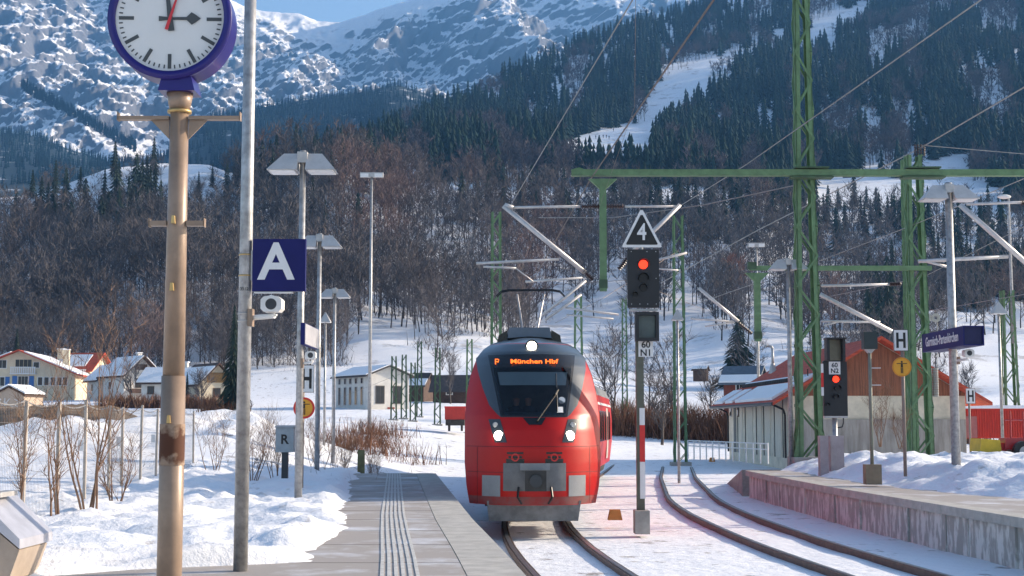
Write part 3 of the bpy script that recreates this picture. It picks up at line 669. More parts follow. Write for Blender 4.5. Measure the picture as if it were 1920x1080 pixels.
# platform clock
CX = at(319, 1000, 10).x; cz = at(327, 44, 10).z; cx = at(327, 44, 10).x; YC = 10.0
t = thing('platform_clock', 'large round station clock with blue rim on a tan steel post', 'clock', (CX, YC, PZ))
zs = at(320, 705, 10).z; zt = at(325, 175, 10).z
MB().tube((CX, YC, PZ - .1), (CX, YC, zs), .088, .084, 20).build('post_sleeve', TAN, t, True); MB().tube((CX, YC, zs - .02), (CX, YC, zt), .076, .064, 20).build('post', TAN, t, True)
MB().tube((CX, YC, zt - .12), (CX, YC, zt), .072, .095, 20).build('collar', TAN, t, True)
MB().tube((CX, YC, zt - .145), (CX, YC, zt - .125), .085, n=20).build('clamp_ring', BRASS, t, True)
MB().box((CX, YC, zt + .045), (.26, .24, .1), top=(.8, 1)).build('clock_neck', CLOCKBLUE, t)
for py_, hw, th in ((222, .435, .032), (421, .195, .045)):
    zb = at(320, py_, 10).z
    for k in (-1, 1):
        B = MB(); x0 = CX + k * .07; x1 = CX + k * hw; B.box(((x0 + x1) / 2, YC, zb + (0 if th < .04 else .006)), (abs(x1 - x0), .06, th * .8))
        B.box((x1, YC, zb + .012), (.008, .06, .06))
        if th < .04: B.prism([(x0, YC - .008, zb - .015), (x0 + k * .13, YC - .008, zb - .015), (x0, YC - .008, zb - .15)], (0, .016, 0))
        B.build('bracket_arm', TAN, t)
for py_ in (415, 540, 786):
    zb = at(320, py_, 10).z; MB().box((CX - .005, YC - .09, zb), (.028, .035, .055), top=(.6, 1)).build('lug', BRASS, t)
z0 = at(318, 872, 10).z; z1 = at(318, 795, 10).z
RS = bpy.data.materials.new('rust_stain'); RS.use_nodes = True; n_ = RS.node_tree; b_ = n_.nodes['Principled BSDF']; b_.inputs['Roughness'].default_value = .85
tc_ = n_.nodes.new('ShaderNodeTexCoord'); sp_ = n_.nodes.new('ShaderNodeSeparateXYZ'); n_.links.new(tc_.outputs['Object'], sp_.inputs[0])
nz_ = n_.nodes.new('ShaderNodeTexNoise'); nz_.inputs['Scale'].default_value = 13; nz_.inputs['Detail'].default_value = 8; n_.links.new(tc_.outputs['Object'], nz_.inputs[0])
sb_ = n_.nodes.new('ShaderNodeMath'); sb_.operation = 'SUBTRACT'; sb_.inputs[1].default_value = (z0 + z1) / 2 - PZ; n_.links.new(sp_.outputs[2], sb_.inputs[0])
ab_ = n_.nodes.new('ShaderNodeMath'); ab_.operation = 'ABSOLUTE'; n_.links.new(sb_.outputs[0], ab_.inputs[0])
ml_ = n_.nodes.new('ShaderNodeMath'); ml_.operation = 'MULTIPLY_ADD'; ml_.inputs[1].default_value = -3.2; ml_.inputs[2].default_value = .33; n_.links.new(ab_.outputs[0], ml_.inputs[0])
ad_ = n_.nodes.new('ShaderNodeMath'); ad_.operation = 'ADD'; n_.links.new(ml_.outputs[0], ad_.inputs[0]); n_.links.new(nz_.outputs[0], ad_.inputs[1])
mr_ = n_.nodes.new('ShaderNodeMapRange'); mr_.inputs[1].default_value = .44; mr_.inputs[2].default_value = .62; n_.links.new(ad_.outputs[0], mr_.inputs[0])
mx_ = n_.nodes.new('ShaderNodeMix'); mx_.data_type = 'RGBA'; mx_.inputs[6].default_value = (.30, .215, .155, 1); mx_.inputs[7].default_value = (.085, .03, .014, 1); n_.links.new(mr_.outputs[0], mx_.inputs[0]); n_.links.new(mx_.outputs[2], b_.inputs['Base Color'])
MB().tube((CX, YC, z0), (CX, YC, z1), .0884, .0872, 20, cap=False).build('rust_stain', RS, t, True)
cl = Vector((cx, YC - .12, cz)); Nf = Vector((.06, -1, -.02)).normalized()
dr = MB().disc(cl - Nf * .26, .435, Nf, .25, 64).build('clock_case', CLOCKBLUE, t); smooth_by(dr)
U = Vector((1, .06, 0)).normalized(); W_ = U.cross(Nf) * -1
W_ = Nf.cross(U); W_ = W_ if W_.z > 0 else -W_
fp = lambda u, w, d=0: cl + U * u + W_ * w + Nf * d
def face_poly(pts, d, th=.003): 
    B = MB(); B.prism([fp(u, w, d) for u, w in pts], Nf * th); return B
MB().ring(cl - Nf * .012, .385, .44, Nf, .05, 64).build('rim', CLOCKBLUE, t, True)
dial = MB().disc(cl - Nf * .012, .387, Nf, .012, 64).build('dial', DIALW, t)
for k in range(60):
    a = math.pi * 2 * k / 60; big = k % 5 == 0; r0, r1, hw = (.255, .36, .0125) if big else (.334, .36, .0045)
    c, s_ = math.sin(a), math.cos(a); face_poly([(c * r0 - s_ * hw, s_ * r0 + c * hw), (c * r1 - s_ * hw, s_ * r1 + c * hw), (c * r1 + s_ * hw, s_ * r1 - c * hw), (c * r0 + s_ * hw, s_ * r0 - c * hw)], .001).build('hour_mark' if big else 'minute_mark', HANDG, dial)
def hand(a, pts, d, m, nm):
    c, s_ = math.cos(a), math.sin(a); return face_poly([(x_ * c + y_ * s_, -x_ * s_ + y_ * c) for x_, y_ in pts], d).build(nm, m, dial)
hand(R(89), [(-.018, -.08), (.018, -.08), (.009, .0), (.011, .115), (.045, .15), (.03, .175), (0, .215), (-.03, .175), (-.045, .15), (-.011, .115), (-.009, 0)], .006, HANDG, 'hour_hand')
hand(R(-7), [(-.022, -.09), (.022, -.09), (.008, .30), (-.008, .30)], .011, HANDG, 'minute_hand')
hand(R(17), [(-.012, -.085), (.012, -.085), (.006, .2), (-.006, .2)], .016, REDHAND, 'second_hand')
B = MB(); B.ring(fp(.2 * math.sin(R(17)), .2 * math.cos(R(17)), .016), 0, .04, Nf, .003, 24); B.build('second_disc', REDHAND, dial)

# post with the sector sign
Y = 15.5; X2 = at(452, 1000, Y).x
t = thing('sector_sign_post', 'galvanised steel post carrying the blue square sign with white letter A', 'sign post', (X2, Y, PZ))
MB().tube((X2, Y, PZ - .1), (X2, Y, 9), .078, .062, 20).build('pole', GALV, t, True)
for py_ in (478, 517, 588, 602): MB().tube((X2, Y, at(452, py_, Y).z - .008), (X2, Y, at(452, py_, Y).z + .008), .079, n=20).build('clamp', BRASS if py_ < 550 else ALU, t, True)
a_, b_ = at(474, 448, Y - .08), at(572, 546, Y - .08)
MB().box((X2 + .12, Y - .03, (a_.z + b_.z) / 2), (.11, .05, .33)).build('sign_bracket', ALU, t)
sp = MB().box(((a_.x + b_.x) / 2, Y - .045, (a_.z + b_.z) / 2), (b_.x - a_.x, .07, a_.z - b_.z)).build('sign_panel', BLUE, t)
MB().box(((a_.x + b_.x) / 2 - .06, Y - .04, b_.z - .012), (.42, .06, .015)).build('sign_trim', WHITE, sp)
text('A', 'letter', .56, WHITE, sp, ((a_.x + b_.x) / 2 - .03, Y - .083, (a_.z + b_.z) / 2 + .02), bold=.012)
text('0312', 'post_number', .05, HANDG, t, (X2, Y - .073, at(452, 543, Y).z))
def security_camera(c, s, label, flip=1, arm=None):
    c = Vector(c); t = thing('security_camera', label, 'camera', c, 'platform cameras')
    b = MB(); n = 8; o_ = []
    prof = [(-.5, -.22), (-.5, .22), (-.36, .36), (-.12, .40), (0, .44), (.12, .40), (.36, .36), (.5, .22), (.5, -.22), (.36, -.36), (-.36, -.36)]
    b.prism([c + Vector((x_ * s, 0, z_ * s)) for x_, z_ in prof], (0, .95 * s, 0)); b.build('housing', WHITE_P, t)
    MB().ring(c + Vector((0, .004, 0)), .27 * s, .36 * s, (0, -1, 0), .03 * s, 24).build('lens_hood', WHITE_P, t); MB().disc(c + Vector((0, -.001, 0)), .27 * s, (0, -1, 0), .004, 24).build('lens', DARKG, t)
    if arm:
        a = Vector(arm); e = c + Vector((.12 * s * flip, .4 * s, -.46 * s))
        MB().path([a, Vector((e.x, e.y, a.z + .01)), e], .13 * s, 8).build('arm', WHITE_P, t); MB().box((a.x - .02 * flip, a.y, a.z), (.05, .14, .19)).build('wall_plate', TAN, t)
    return t
security_camera(at(508, 570, Y - .25), .225, 'white security camera on an arm below the blue A sign', 1, (X2 + .09, Y - .02, at(468, 596, Y).z))

# edge-on name sign, camera and stop signs by the tallest left lamp
Y = 28.2; X3 = at(559, 942, Y).x
def name_sign(x0, y0, y1, z0, z1, w, label, side, txt=None, group='blue station name signs'):
    t = thing('station_name_sign', label, 'sign', (x0 + w / 2, (y0 + y1) / 2, z0), group)
    MB().box((x0 + w / 2, (y0 + y1) / 2, (z0 + z1) / 2), (w, y1 - y0, z1 - z0)).build('sign_box', BLUE, t); return t
a_, b_ = at(564, 605, 27.4), at(571, 646, 27.4)
t = name_sign(a_.x, 27.4, 29.3, b_.z, a_.z, b_.x - a_.x, 'blue station name sign seen edge-on on the tallest left lamp post', 1)
MB().box((b_.x + .006, 28.35, (a_.z + b_.z) / 2), (.01, 1.86, a_.z - b_.z - .03)).build('sign_face', mat('sign_face_reflection', (.42, .42, .45), .4), t)  # reflection washing out the lettered side is painted in as plain grey
security_camera(at(582, 666, 27.8), .2, 'white security camera on the tallest left lamp post above the H sign', 1, (X3 + .08, 28.1, at(566, 680, 27.8).z))
def round_sign(c, r, t, ring):
    o = MB().disc(c, r, (0, -1, 0), .012, 40).build('round_sign', YEL, t)
    if ring: MB().ring(Vector(c) + Vector((0, -.012, 0)), r * .8, r, (0, -1, 0), .003, 40).build('red_ring', REDSIGN, o)
    else: MB().ring(Vector(c) + Vector((0, -.012, 0)), r * .88, r * .98, (0, -1, 0), .003, 40).build('orange_ring', mat('ring_orange', (.62, .22, .01), .5), o)
    x_, y_, z_ = c; B = MB(); k = r / .24; y_ -= .014
    B.box((x_, y_, z_ + .085 * k), (.26 * k, .004, .018 * k)); B.box((x_, y_ - .001, z_ + .04 * k), (.05 * k, .004, .10 * k)); B.disc((x_, y_ + .002, z_ + .125 * k), .026 * k, (0, -1, 0), .005, 12)
    for q in (-1, 1): B.box((x_ + q * .018 * k, y_ - .0005, z_ - .085 * k), (.022 * k, .004, .14 * k))
    B.build('pictogram', BLACK, o); return o
def stop_post(px, py_b, Y, zb, hbox, rnd, label, ring):
    x_ = at(px, py_b, Y).x; t = thing('stop_sign_post', label, 'sign post', (x_, Y, zb)); a, b = at(hbox[0], hbox[1], Y - .06), at(hbox[2], hbox[3], Y - .06); cxx = (a.x + b.x) / 2
    MB().tube((x_, Y, zb), (x_, Y, a.z - .1), .045, n=10).build('post', mat('post_brown', (.25, .2, .17), .6), t, True)
    pn = MB().box((cxx, Y - .055, (a.z + b.z) / 2), (b.x - a.x, .025, a.z - b.z)).build('panel', WHITE, t)
    w, h = b.x - a.x, a.z - b.z; zc = (a.z + b.z) / 2; B = MB()
    for k in (-1, 1): B.box((cxx + k * w * .24, Y - .0705, zc), (w * .17, .006, h * .72))
    B.box((cxx, Y - .071, zc), (w * .5, .006, h * .13)); B.build('letter_h', BLACK, pn)
    B = MB()
    for k in (-1, 1): B.box((cxx + k * w * .485, Y - .0695, zc), (w * .03, .003, h)); B.box((cxx, Y - .0695, zc + k * h * .49), (w * .94, .003, h * .02))
    B.build('border', BLACK, pn)
    if rnd: c = at(rnd[0], rnd[1], Y - .06); round_sign((c.x, Y - .05, c.z), rnd[2] / F * Y, t, ring)
    return t
stop_post(565, 900, 30.5, .7, (562, 684, 589, 736), (570, 765, 20), 'post with white H board above a yellow round sign ringed in red', True)
stop_post(1697, 862, 36, 1.0, (1675, 618, 1703, 658), (1691, 688, 18), 'post with white H board above a plain yellow round sign', False)
stop_post(1820, 850, 56, .8, (1811, 728, 1829, 757), None, 'small white H board on a post in front of the red container', False)
# right-hand name sign
x0 = 10.88; za, zb = at(1807, 611, 34.3).z, at(1807, 648, 34.3).z
t = name_sign(x0, 34.3, 37.7, zb, za, .5, 'long blue sign reading Garmisch-Partenkirchen on the right-hand lamp post', -1)
text('Garmisch-Partenkirchen', 'lettering', .335, WHITE, t, (x0 - .004, 36.0, (za + zb) / 2), xdir=(0, -1, 0), sx=.83, bold=.004)
B = MB()
for k in (-1, 1): B.box((x0 + .25 + k * .235, 34.27, (za + zb) / 2), (.03, .06, za - zb)); B.box((x0 + .25, 34.27, (za + zb) / 2 + k * ((za - zb) / 2 - .015)), (.44, .06, .03))
B.build('end_frame', BLUE, t); MB().box((x0 + .25, 34.292, (za + zb) / 2), (.44, .01, za - zb - .06)).build('end_panel', mat('sign_blue_dark', (.006, .007, .06), .6), t)
security_camera(at(1818, 662, 35.0), .24, 'beige security camera under the long blue station name sign', -1, (11.15, 35.6, at(1795, 676, 35.6).z))
# grey cabinet with painted mark
Y = 33; a, b = at(517, 801, Y), at(550, 848, Y)
t = thing('control_cabinet', 'small grey cabinet on a stub post with a black painted mark', 'cabinet', ((a.x + b.x) / 2, Y, .7))
MB().box(((a.x + b.x) / 2, Y + .12, (a.z + b.z) / 2), (b.x - a.x, .25, a.z - b.z)).build('body', mat('cabinet_grey', (.33, .37, .39), .5), t)
MB().box(((a.x + b.x) / 2, Y + .12, a.z + .02), (b.x - a.x + .07, .33, .05), top=(.85, .8)).build('lid', ALU, t); MB().box(((a.x + b.x) / 2, Y + .12, b.z - .3), (.14, .14, .6)).build('stub_post', DARKG, t)
text('R', 'painted_mark', .30, BLACK, t, ((a.x + b.x) / 2, Y - .01, (a.z + b.z) / 2), bold=.008)
p = on(677, 884, .75); t_ = MB().box((p.x, p.y, .75), (.23, .2, 1.4), top=(.95, .95)).build('concrete_post', mat('olive_concrete', (.20, .19, .09), .9, var=.3), None); tag(t_, 'stubby olive concrete post in the snow left of the train', 'post')

# ------------------------------------------------------------------ fence, grit bin, shrubs on the left
t = thing('mesh_fence', 'wire mesh fence with steel posts behind the left platform', 'fence', (-7, 24, .7))
fpost = [on(-40, 1030, .7)] + [Vector((-6.75 - .105 * (Y - 18) * (1 if Y < 30 else 1.15), Y, .7)) for Y in (18.6, 20.6, 22.9, 25.2, 27.6, 30.2, 33.0, 35.8, 38.8, 41.8, 45)]
for i, p in enumerate(fpost):
    zb = .55; h = 2.0 + .05 * math.sin(i * 2)
    MB().tube((p.x, p.y, zb), (p.x + .02 * math.sin(i), p.y, .7 + h), .032, n=8).build('post', mat('fence_post', (.36, .33, .30), .5, .4, var=.2), t)
    if i % 2 == 0 and i > 2: MB().box((p.x - .07, p.y - .04, 1.95), (.1, .01, .2)).build('tag_plate', WHITE, t)
for i in range(len(fpost) - 1):
    a, b = fpost[i], fpost[i + 1]; n = max(12, int((b - a).length / .09)); B = MB()
    for k in range(1, n): p = a.lerp(b, k / n); B.tube((p.x, p.y, .62), (p.x, p.y, 2.62), .0016, n=3, cap=False)
    for k in range(10): z = .75 + k * .2; B.tube((a.x, a.y, z), (b.x, b.y, z), .0016, n=3, cap=False)
    w = B.build('wire_mesh', WIRE, t); w['kind'] = 'stuff'
    pts = [a.lerp(b, k / 6) + Vector((0, 0, 1.96 - .07 * math.sin(math.pi * k / 6))) for k in range(7)]; MB().path(pts, .011, 5).build('tension_cable', WIRE, t)
# grit bin at the left edge
t = thing('grit_bin', 'metal grit bin with a sloping pale lid at the lower left edge', 'grit bin', (-4.75, 14.5, .7))
Q = [at(-90, 985, 14.4), at(-20, 1050, 14.4)]
def P3(px, py, Y): return at(px - 40, py, Y)
B = MB(); L0 = [P3(-130, 960, 14.2), P3(62, 1042, 14.2), P3(62, 1005, 14.2), P3(-10, 950, 14.2), P3(-130, 900, 14.2)]
body = MB().prism([(p.x, 14.2, p.z) for p in (P3(-130, 1090, 14.2), P3(55, 1090, 14.2), P3(76, 1032, 14.2), P3(-5, 962, 14.2), P3(-130, 962, 14.2))], (0, .85, 0)).build('body', mat('bin_beige', (.40, .33, .27), .6, var=.15), t)
ld = MB().prism([(p.x, 14.12, p.z) for p in (P3(-130, 958, 14.2), P3(0, 958, 14.2), P3(82, 1028, 14.2), P3(82, 1010, 14.2), P3(8, 934, 14.2), P3(-130, 934, 14.2))], (0, 1.0, 0)).build('lid', mat('bin_lid', (.46, .47, .53), .4, .3, var=.15), t)
MB().box((at(5, 928, 14.6).x, 14.6, at(5, 926, 14.6).z), (.13, .5, .05)).build('lid_handle', ALU, t)
# saplings and brush
STEM = mat('sapling_stem', (.20, .115, .07), .8, var=.3, scale=3)
for i, (px, pb, Y, H, n, lab) in enumerate([(170, 985, 22.6, 3.4, 5, 'tall multi-stemmed bare sapling rising in front of the cream house'), (105, 985, 21.5, 2.2, 3, 'thin bare sapling between the first two fence posts'), (45, 990, 20.6, 2.0, 3, 'thin bare sapling at the left picture edge'), (225, 960, 26, 1.5, 4, 'low bare shrub behind the fence left of the clock post'),
        (400, 890, 40, 1.9, 5, 'bare brush left of the galvanised sign post'), (470, 880, 36, 1.9, 6, 'reddish bare brush between sign post and grey cabinet'), (520, 880, 37, 1.7, 5, 'bare brush around the grey cabinet'), (640, 870, 47, 1.5, 7, 'dark tangled brush beside the olive concrete post'), (600, 872, 46, 1.8, 7, 'dark tangled brush behind the left lamp posts'), (700, 866, 52, 1.3, 6, 'bare brush right of the olive concrete post'), (1650, 838, 46, 1.9, 5, 'bare shrub against the concrete wall near the yellow round sign'), (1690, 842, 44, 1.2, 4, 'small bare shrub right of the boxed pole')]):
    p = on(px, pb, .7) if False else at(px, pb, Y); p.z = max(gz(p.x, Y) - .05, p.z if px > 1500 else -9)
    T, K = sapling_mb(500 + i, H, n, .022 if i < 4 else .016); e = thing('sapling' if i < 4 else 'shrub', lab, 'sapling' if i < 4 else 'shrub', p)
    for nm, q, m in (('stem', T, STEM), ('branches', K, STEM)):
        me = q.mesh(nm); me.materials.append(m); o = bpy.data.objects.new(nm, me); C.objects.link(o); o.parent = e
def brush(name, spots, H, label, m, cat='brush', w=.02, n=70, spread=.8):
    r = random.Random(len(name) + len(spots)); K = MB()
    for (x_, y_) in spots:
        z = gz(x_, y_) - .05
        for k in range(n):
            b = Vector((x_ + r.gauss(0, spread), y_ + r.gauss(0, spread), z)); d = Vector((r.gauss(0, .32), r.gauss(0, .32), 1)).normalized(); l = H * r.uniform(.4, 1.15); s_ = Vector((r.uniform(-1, 1), r.uniform(-1, 1), 0)).normalized() * w
            K.add([b - s_, b + s_, b + d * l], [(0, 1, 2)])
            for q in range(2):
                e = b + d * l * r.uniform(.35, .8); d2 = (d + Vector((r.gauss(0, .5), r.gauss(0, .5), .1))).normalized(); K.add([e - s_ * .6, e + s_ * .6, e + d2 * l * .4], [(0, 1, 2)])
    o = K.build(name, m); tag(o, label, cat, kind='stuff'); return o
BR1 = mat('dry_russet', (.19, .085, .045), .9, var=.4, scale=1); BR2 = mat('dry_brown', (.12, .075, .05), .9, var=.4, scale=1)
rb = random.Random(8)
brush('dry_scrub', [(rb.uniform(-8.6, -4.9), rb.uniform(66, 78)) for k in range(12)] + [(rb.uniform(-9.5, -7), rb.uniform(82, 92)) for k in range(6)], 1.1, 'low russet dry scrub in the snow between floodlight mast and train', BR1)
brush('hedge', [(8 + 17 * (k / 26) + rb.uniform(-.6, .6), 128 + rb.uniform(-3, 3) + 6 * (k % 2)) for k in range(52)], 3.2, 'long brown leafless hedge behind the tracks right of the train', BR1, 'hedge', .05, 130, .9)
brush('hedge', [(22 + 9 * (k / 14) + rb.uniform(-.6, .6), 120 + rb.uniform(-3, 3)) for k in range(18)], 3.0, 'dark olive thicket between the hedge and the red-roofed shed', mat('thicket', (.09, .085, .05), .9, var=.4), 'thicket', .06, 110, .9)
brush('dry_weeds', [(rb.uniform(-11, -5), rb.uniform(34, 60)) for k in range(16)], .7, 'thin dry weeds poking through the snow beside the left platform', BR2, 'weeds', .008, 16, 1.2)
brush('garden_hedge', [(-47 + k * .6 + rb.uniform(-.3, .3), 165 + rb.uniform(-1, 1)) for k in range(22)] + [(-32 + k * .6, 150) for k in range(6)], 1.7, 'brown garden hedges in front of the row of houses', BR1, 'hedge', .06, 60, .6)
# heap of bare earth
r_ = random.Random(3); V = []; n1, n2 = 60, 34
for j in range(n2 + 1):
    for i in range(n1 + 1):
        u, v = i / n1 * 2 - 1, j / n2 * 2 - 1; x_ = -23.3 + u * 6.2; y_ = 72 + v * 5; d = math.hypot(u * .98, v)
        V.append((x_, y_, gz(x_, y_) - .25 + (1.9 + .35 * lump(x_, y_, 2)) * max(0, 1 - d ** 2.4) ** .8))
nx = n1 + 1; ii, jj = np.meshgrid(np.arange(n1), np.arange(n2)); a = (jj * nx + ii).ravel()
tag(big_mesh('earth_mound', V, np.stack([a, a + 1, a + nx + 1, a + nx], 1), DIRT, smooth=True), 'mound of bare brown earth behind the fence', 'mound')

# ------------------------------------------------------------------ signals
LAMPR = mat('signal_red_lit', (.5, .02, .0), .3, emit=(1, .035, .01), estr=1.3)
def lens(c, r, t, m, nm='signal_lens'):
    o = MB().disc(Vector(c), r, (0, -1, 0), .03, 20).build(nm, m, t)
    B = MB()                    # hood over the lens
    n = 14
    for i in range(n):
        a0, a1 = math.pi * (-.08 + 1.16 * i / n), math.pi * (-.08 + 1.16 * (i + 1) / n)
        q = [(c[0] + r * 1.22 * math.cos(a), c[1] + yy, c[2] + r * 1.22 * math.sin(a)) for yy in (.01, -.13) for a in (a0, a1)]; B.add(q, [(0, 1, 3, 2)])
    B.build('lens_hood', SIGBLK, o); return o
Y = 31.2; Xs = at(1205, 985, Y).x
t = thing('main_signal', 'railway signal N1 showing red, with black triangle 4 on top', 'signal', (Xs, Y, 0))
OLIVE = mat('post_olive', (.11, .115, .085), .6, var=.2)
a, b = at(1176, 468, Y), at(1236, 577, Y); sx_ = (a.x + b.x) / 2
MB().box((Xs - .03, Y + .1, at(1205, 600, Y).z / 2), (.17, .16, at(1205, 600, Y).z)).build('post', OLIVE, t)
MB().box((Xs - .02, Y + .05, .2), (.32, .5, .5)).build('foot', CONC, t)
zz = [at(1205, q, Y).z for q in (765, 797, 866, 935)]
for i, m in enumerate((WHITE, REDW, WHITE)): MB().box((Xs + .01, Y + .012, (zz[i] + zz[i + 1]) / 2), (.115, .014, zz[i] - zz[i + 1])).build('band', m, t)
pan = MB().box((sx_, Y, (a.z + b.z) / 2), (b.x - a.x, .12, a.z - b.z)).build('signal_screen', SIGBLK, t)
for u, v in ((-.38, .46), (.12, .46), (.4, .46), (-.38, -.44), (-.12, -.44), (.13, -.44), (.4, -.44), (.4, 0)): MB().disc((sx_ + u * (b.x - a.x), Y - .06, (a.z + b.z) / 2 + v * (a.z - b.z)), .009, (0, -1, 0), .004, 8).build('rivet', WHITE, pan)
lp = at(1206, 496, Y - .06); lens((lp.x, Y - .06, lp.z), .1, t, LAMPR, 'red_lens')
for (px, py_, r) in ((1206, 522, .095), (1206, 540, .07), (1190, 553, .05)): lp = at(px, py_, Y - .06); lens((lp.x, Y - .06, lp.z), r, t, BLACK, 'dark_lens')
MB().box((sx_, Y + .02, b.z - .05), (.62, .12, .045)).build('mount_plate', ALU, t)
a2, b2 = at(1190, 586, Y), at(1234, 640, Y); cx2 = (a2.x + b2.x) / 2; cz2 = (a2.z + b2.z) / 2; w2, h2 = b2.x - a2.x, a2.z - b2.z
fr = MB(); 
for k in (-1, 1): fr.box((cx2 + k * (w2 / 2 - .035), Y - .08, cz2), (.07, .3, h2)); fr.box((cx2, Y - .08, cz2 + k * (h2 / 2 - .035)), (w2 - .14, .3, .07))
ob = fr.build('speed_indicator', SIGBLK, t); MB().box((cx2, Y - .02, cz2), (w2 - .13, .05, h2 - .13)).build('indicator_panel', mat('indicator_grey', (.10, .135, .135), .3), ob)
a3, b3 = at(1197, 640, Y - .02), at(1225, 665, Y - .02); pt = MB().box(((a3.x + b3.x) / 2, Y - .01, (a3.z + b3.z) / 2 - .02), (b3.x - a3.x, .015, a3.z - b3.z + .05)).build('number_plate', WHITE, t)
text('60', 'lettering', .2, BLACK, pt, ((a3.x + b3.x) / 2, Y - .021, (a3.z + b3.z) / 2 + .07), bold=.004); text('N1', 'lettering', .2, BLACK, pt, ((a3.x + b3.x) / 2, Y - .021, (a3.z + b3.z) / 2 - .11), bold=.004)
def tri_plate(c, w, h, t):
    x_, y_, z_ = c; q = lambda s, d: [(x_ - w / 2 * s, d, z_ - h / 2 * s), (x_ - w / 2 * s * .94, d, z_ - h / 2 * s - .02 * s), (x_ + w / 2 * s * .94, d, z_ - h / 2 * s - .02 * s), (x_ + w / 2 * s, d, z_ - h / 2 * s), (x_ + .03 * s, d, z_ + h / 2 * s), (x_ - .03 * s, d, z_ + h / 2 * s)]
    pl_ = MB().prism(q(1, y_), (0, .02, 0)).build('triangle_board', WHITE, t)
    zc = z_; z_ = z_ - h * .035; B = MB().prism([(p[0], p[1], p[2]) for p in q(.80, y_ - .006)], (0, .005, 0)); B.build('black_field', BLACK, pl_); return pl_
ta, tb = at(1203, 394, Y - .05), at(1203, 462, Y - .05); tw_ = (1241 - 1166) / F * Y
tp = tri_plate((ta.x, Y - .05, (ta.z + tb.z) / 2), tw_, ta.z - tb.z, t); text('4', 'numeral', .52, WHITE, tp, (ta.x, Y - .06, (ta.z + tb.z) / 2 - .1), sx=.8, bold=.008)
MB().tube((ta.x, Y, a.z), (ta.x, Y, tb.z + .1), .03, n=8).build('triangle_stem', ALU, t)
Y = 43; X5 = at(1566, 850, Y).x
t = thing('main_signal', 'lower railway signal N2 showing red, on the right platform', 'signal', (X5, Y, .76))
a, b = at(1543, 676, Y), at(1590, 780, Y); sx_ = (a.x + b.x) / 2
MB().prism([(p[0], Y, p[1]) for p in ((a.x, b.z), (b.x, b.z), (b.x, a.z - .06), (b.x - .06, a.z), (a.x + .04, a.z), (a.x, a.z - .04))], (0, .14, 0)).build('signal_screen', SIGBLK, t)
MB().box((sx_, Y + .07, b.z - .03), (b.x - a.x - .02, .18, .06)).build('base_plate', ALU, t)
MB().tube((sx_ - .02, Y + .1, .7), (sx_ - .02, Y + .1, b.z), .075, n=12).build('post', GALV, t, True)
MB().path([(sx_ + .05, Y, b.z - .35), (sx_ + .18, Y, b.z - .33), (sx_ + .22, Y, b.z - .2), (sx_ + .22, Y, b.z - .05)], .02, 6).build('cable', BLACK, t)
for (px, py_, r, m) in ((1567, 711, .1, LAMPR), (1570, 728, .08, BLACK), (1567, 745, .07, BLACK), (1551, 759, .055, BLACK)): lp = at(px, py_, Y); lens((lp.x, Y, lp.z), r, t, m, 'red_lens' if m is LAMPR else 'dark_lens')
a2, b2 = at(1547, 636, Y), at(1582, 677, Y); fr = MB(); cx2 = (a2.x + b2.x) / 2; cz2 = (a2.z + b2.z) / 2; w2, h2 = b2.x - a2.x, a2.z - b2.z
for k in (-1, 1): fr.box((cx2 + k * (w2 / 2 - .04), Y - .05, cz2), (.08, .4, h2))
fr.box((cx2, Y - .07, a2.z + .015), (w2 + .04, .5, .04)); ob = fr.build('speed_indicator', SIGBLK, t); MB().box((cx2, Y + .06, cz2), (w2 - .16, .04, h2)).build('indicator_panel', mat('indicator_olive', (.20, .18, .12), .25), ob)
a3, b3 = at(1554, 678, Y - .02), at(1576, 702, Y - .02); pt = MB().box(((a3.x + b3.x) / 2, Y - .012, (a3.z + b3.z) / 2), (b3.x - a3.x, .012, a3.z - b3.z)).build('number_plate', WHITE, t)
text('60', 'lettering', .19, BLACK, pt, ((a3.x + b3.x) / 2, Y - .02, (a3.z + b3.z) / 2 + .08), bold=.004); text('N2', 'lettering', .19, BLACK, pt, ((a3.x + b3.x) / 2, Y - .02, (a3.z + b3.z) / 2 - .09), bold=.004)
z4 = [at(1540, q, Y).z for q in (682, 699, 726, 742)]
for i, m in enumerate((WHITE, REDW, WHITE)): MB().box((a.x - .035, Y - .02, (z4[i] + z4[i + 1]) / 2), (.075, .012, z4[i] - z4[i + 1])).build('band', m, t)
for px0, px1, dy in ((1535, 1551, 0), (1555, 1580, .25)):
    p, q = at(px0, 817, Y - .4 + dy), at(px1, 817, Y - .4 + dy); t_ = MB().box(((p.x + q.x) / 2, Y - .4 + dy, (p.z + .7) / 2), (q.x - p.x, .3, p.z - .7)).build('trackside_box', mat('box_mauve', (.36, .32, .33), .6), None); tag(t_, 'narrow mauve trackside box at the foot of signal N2' if dy == 0 else 'wider grey trackside box at the foot of signal N2', 'box')
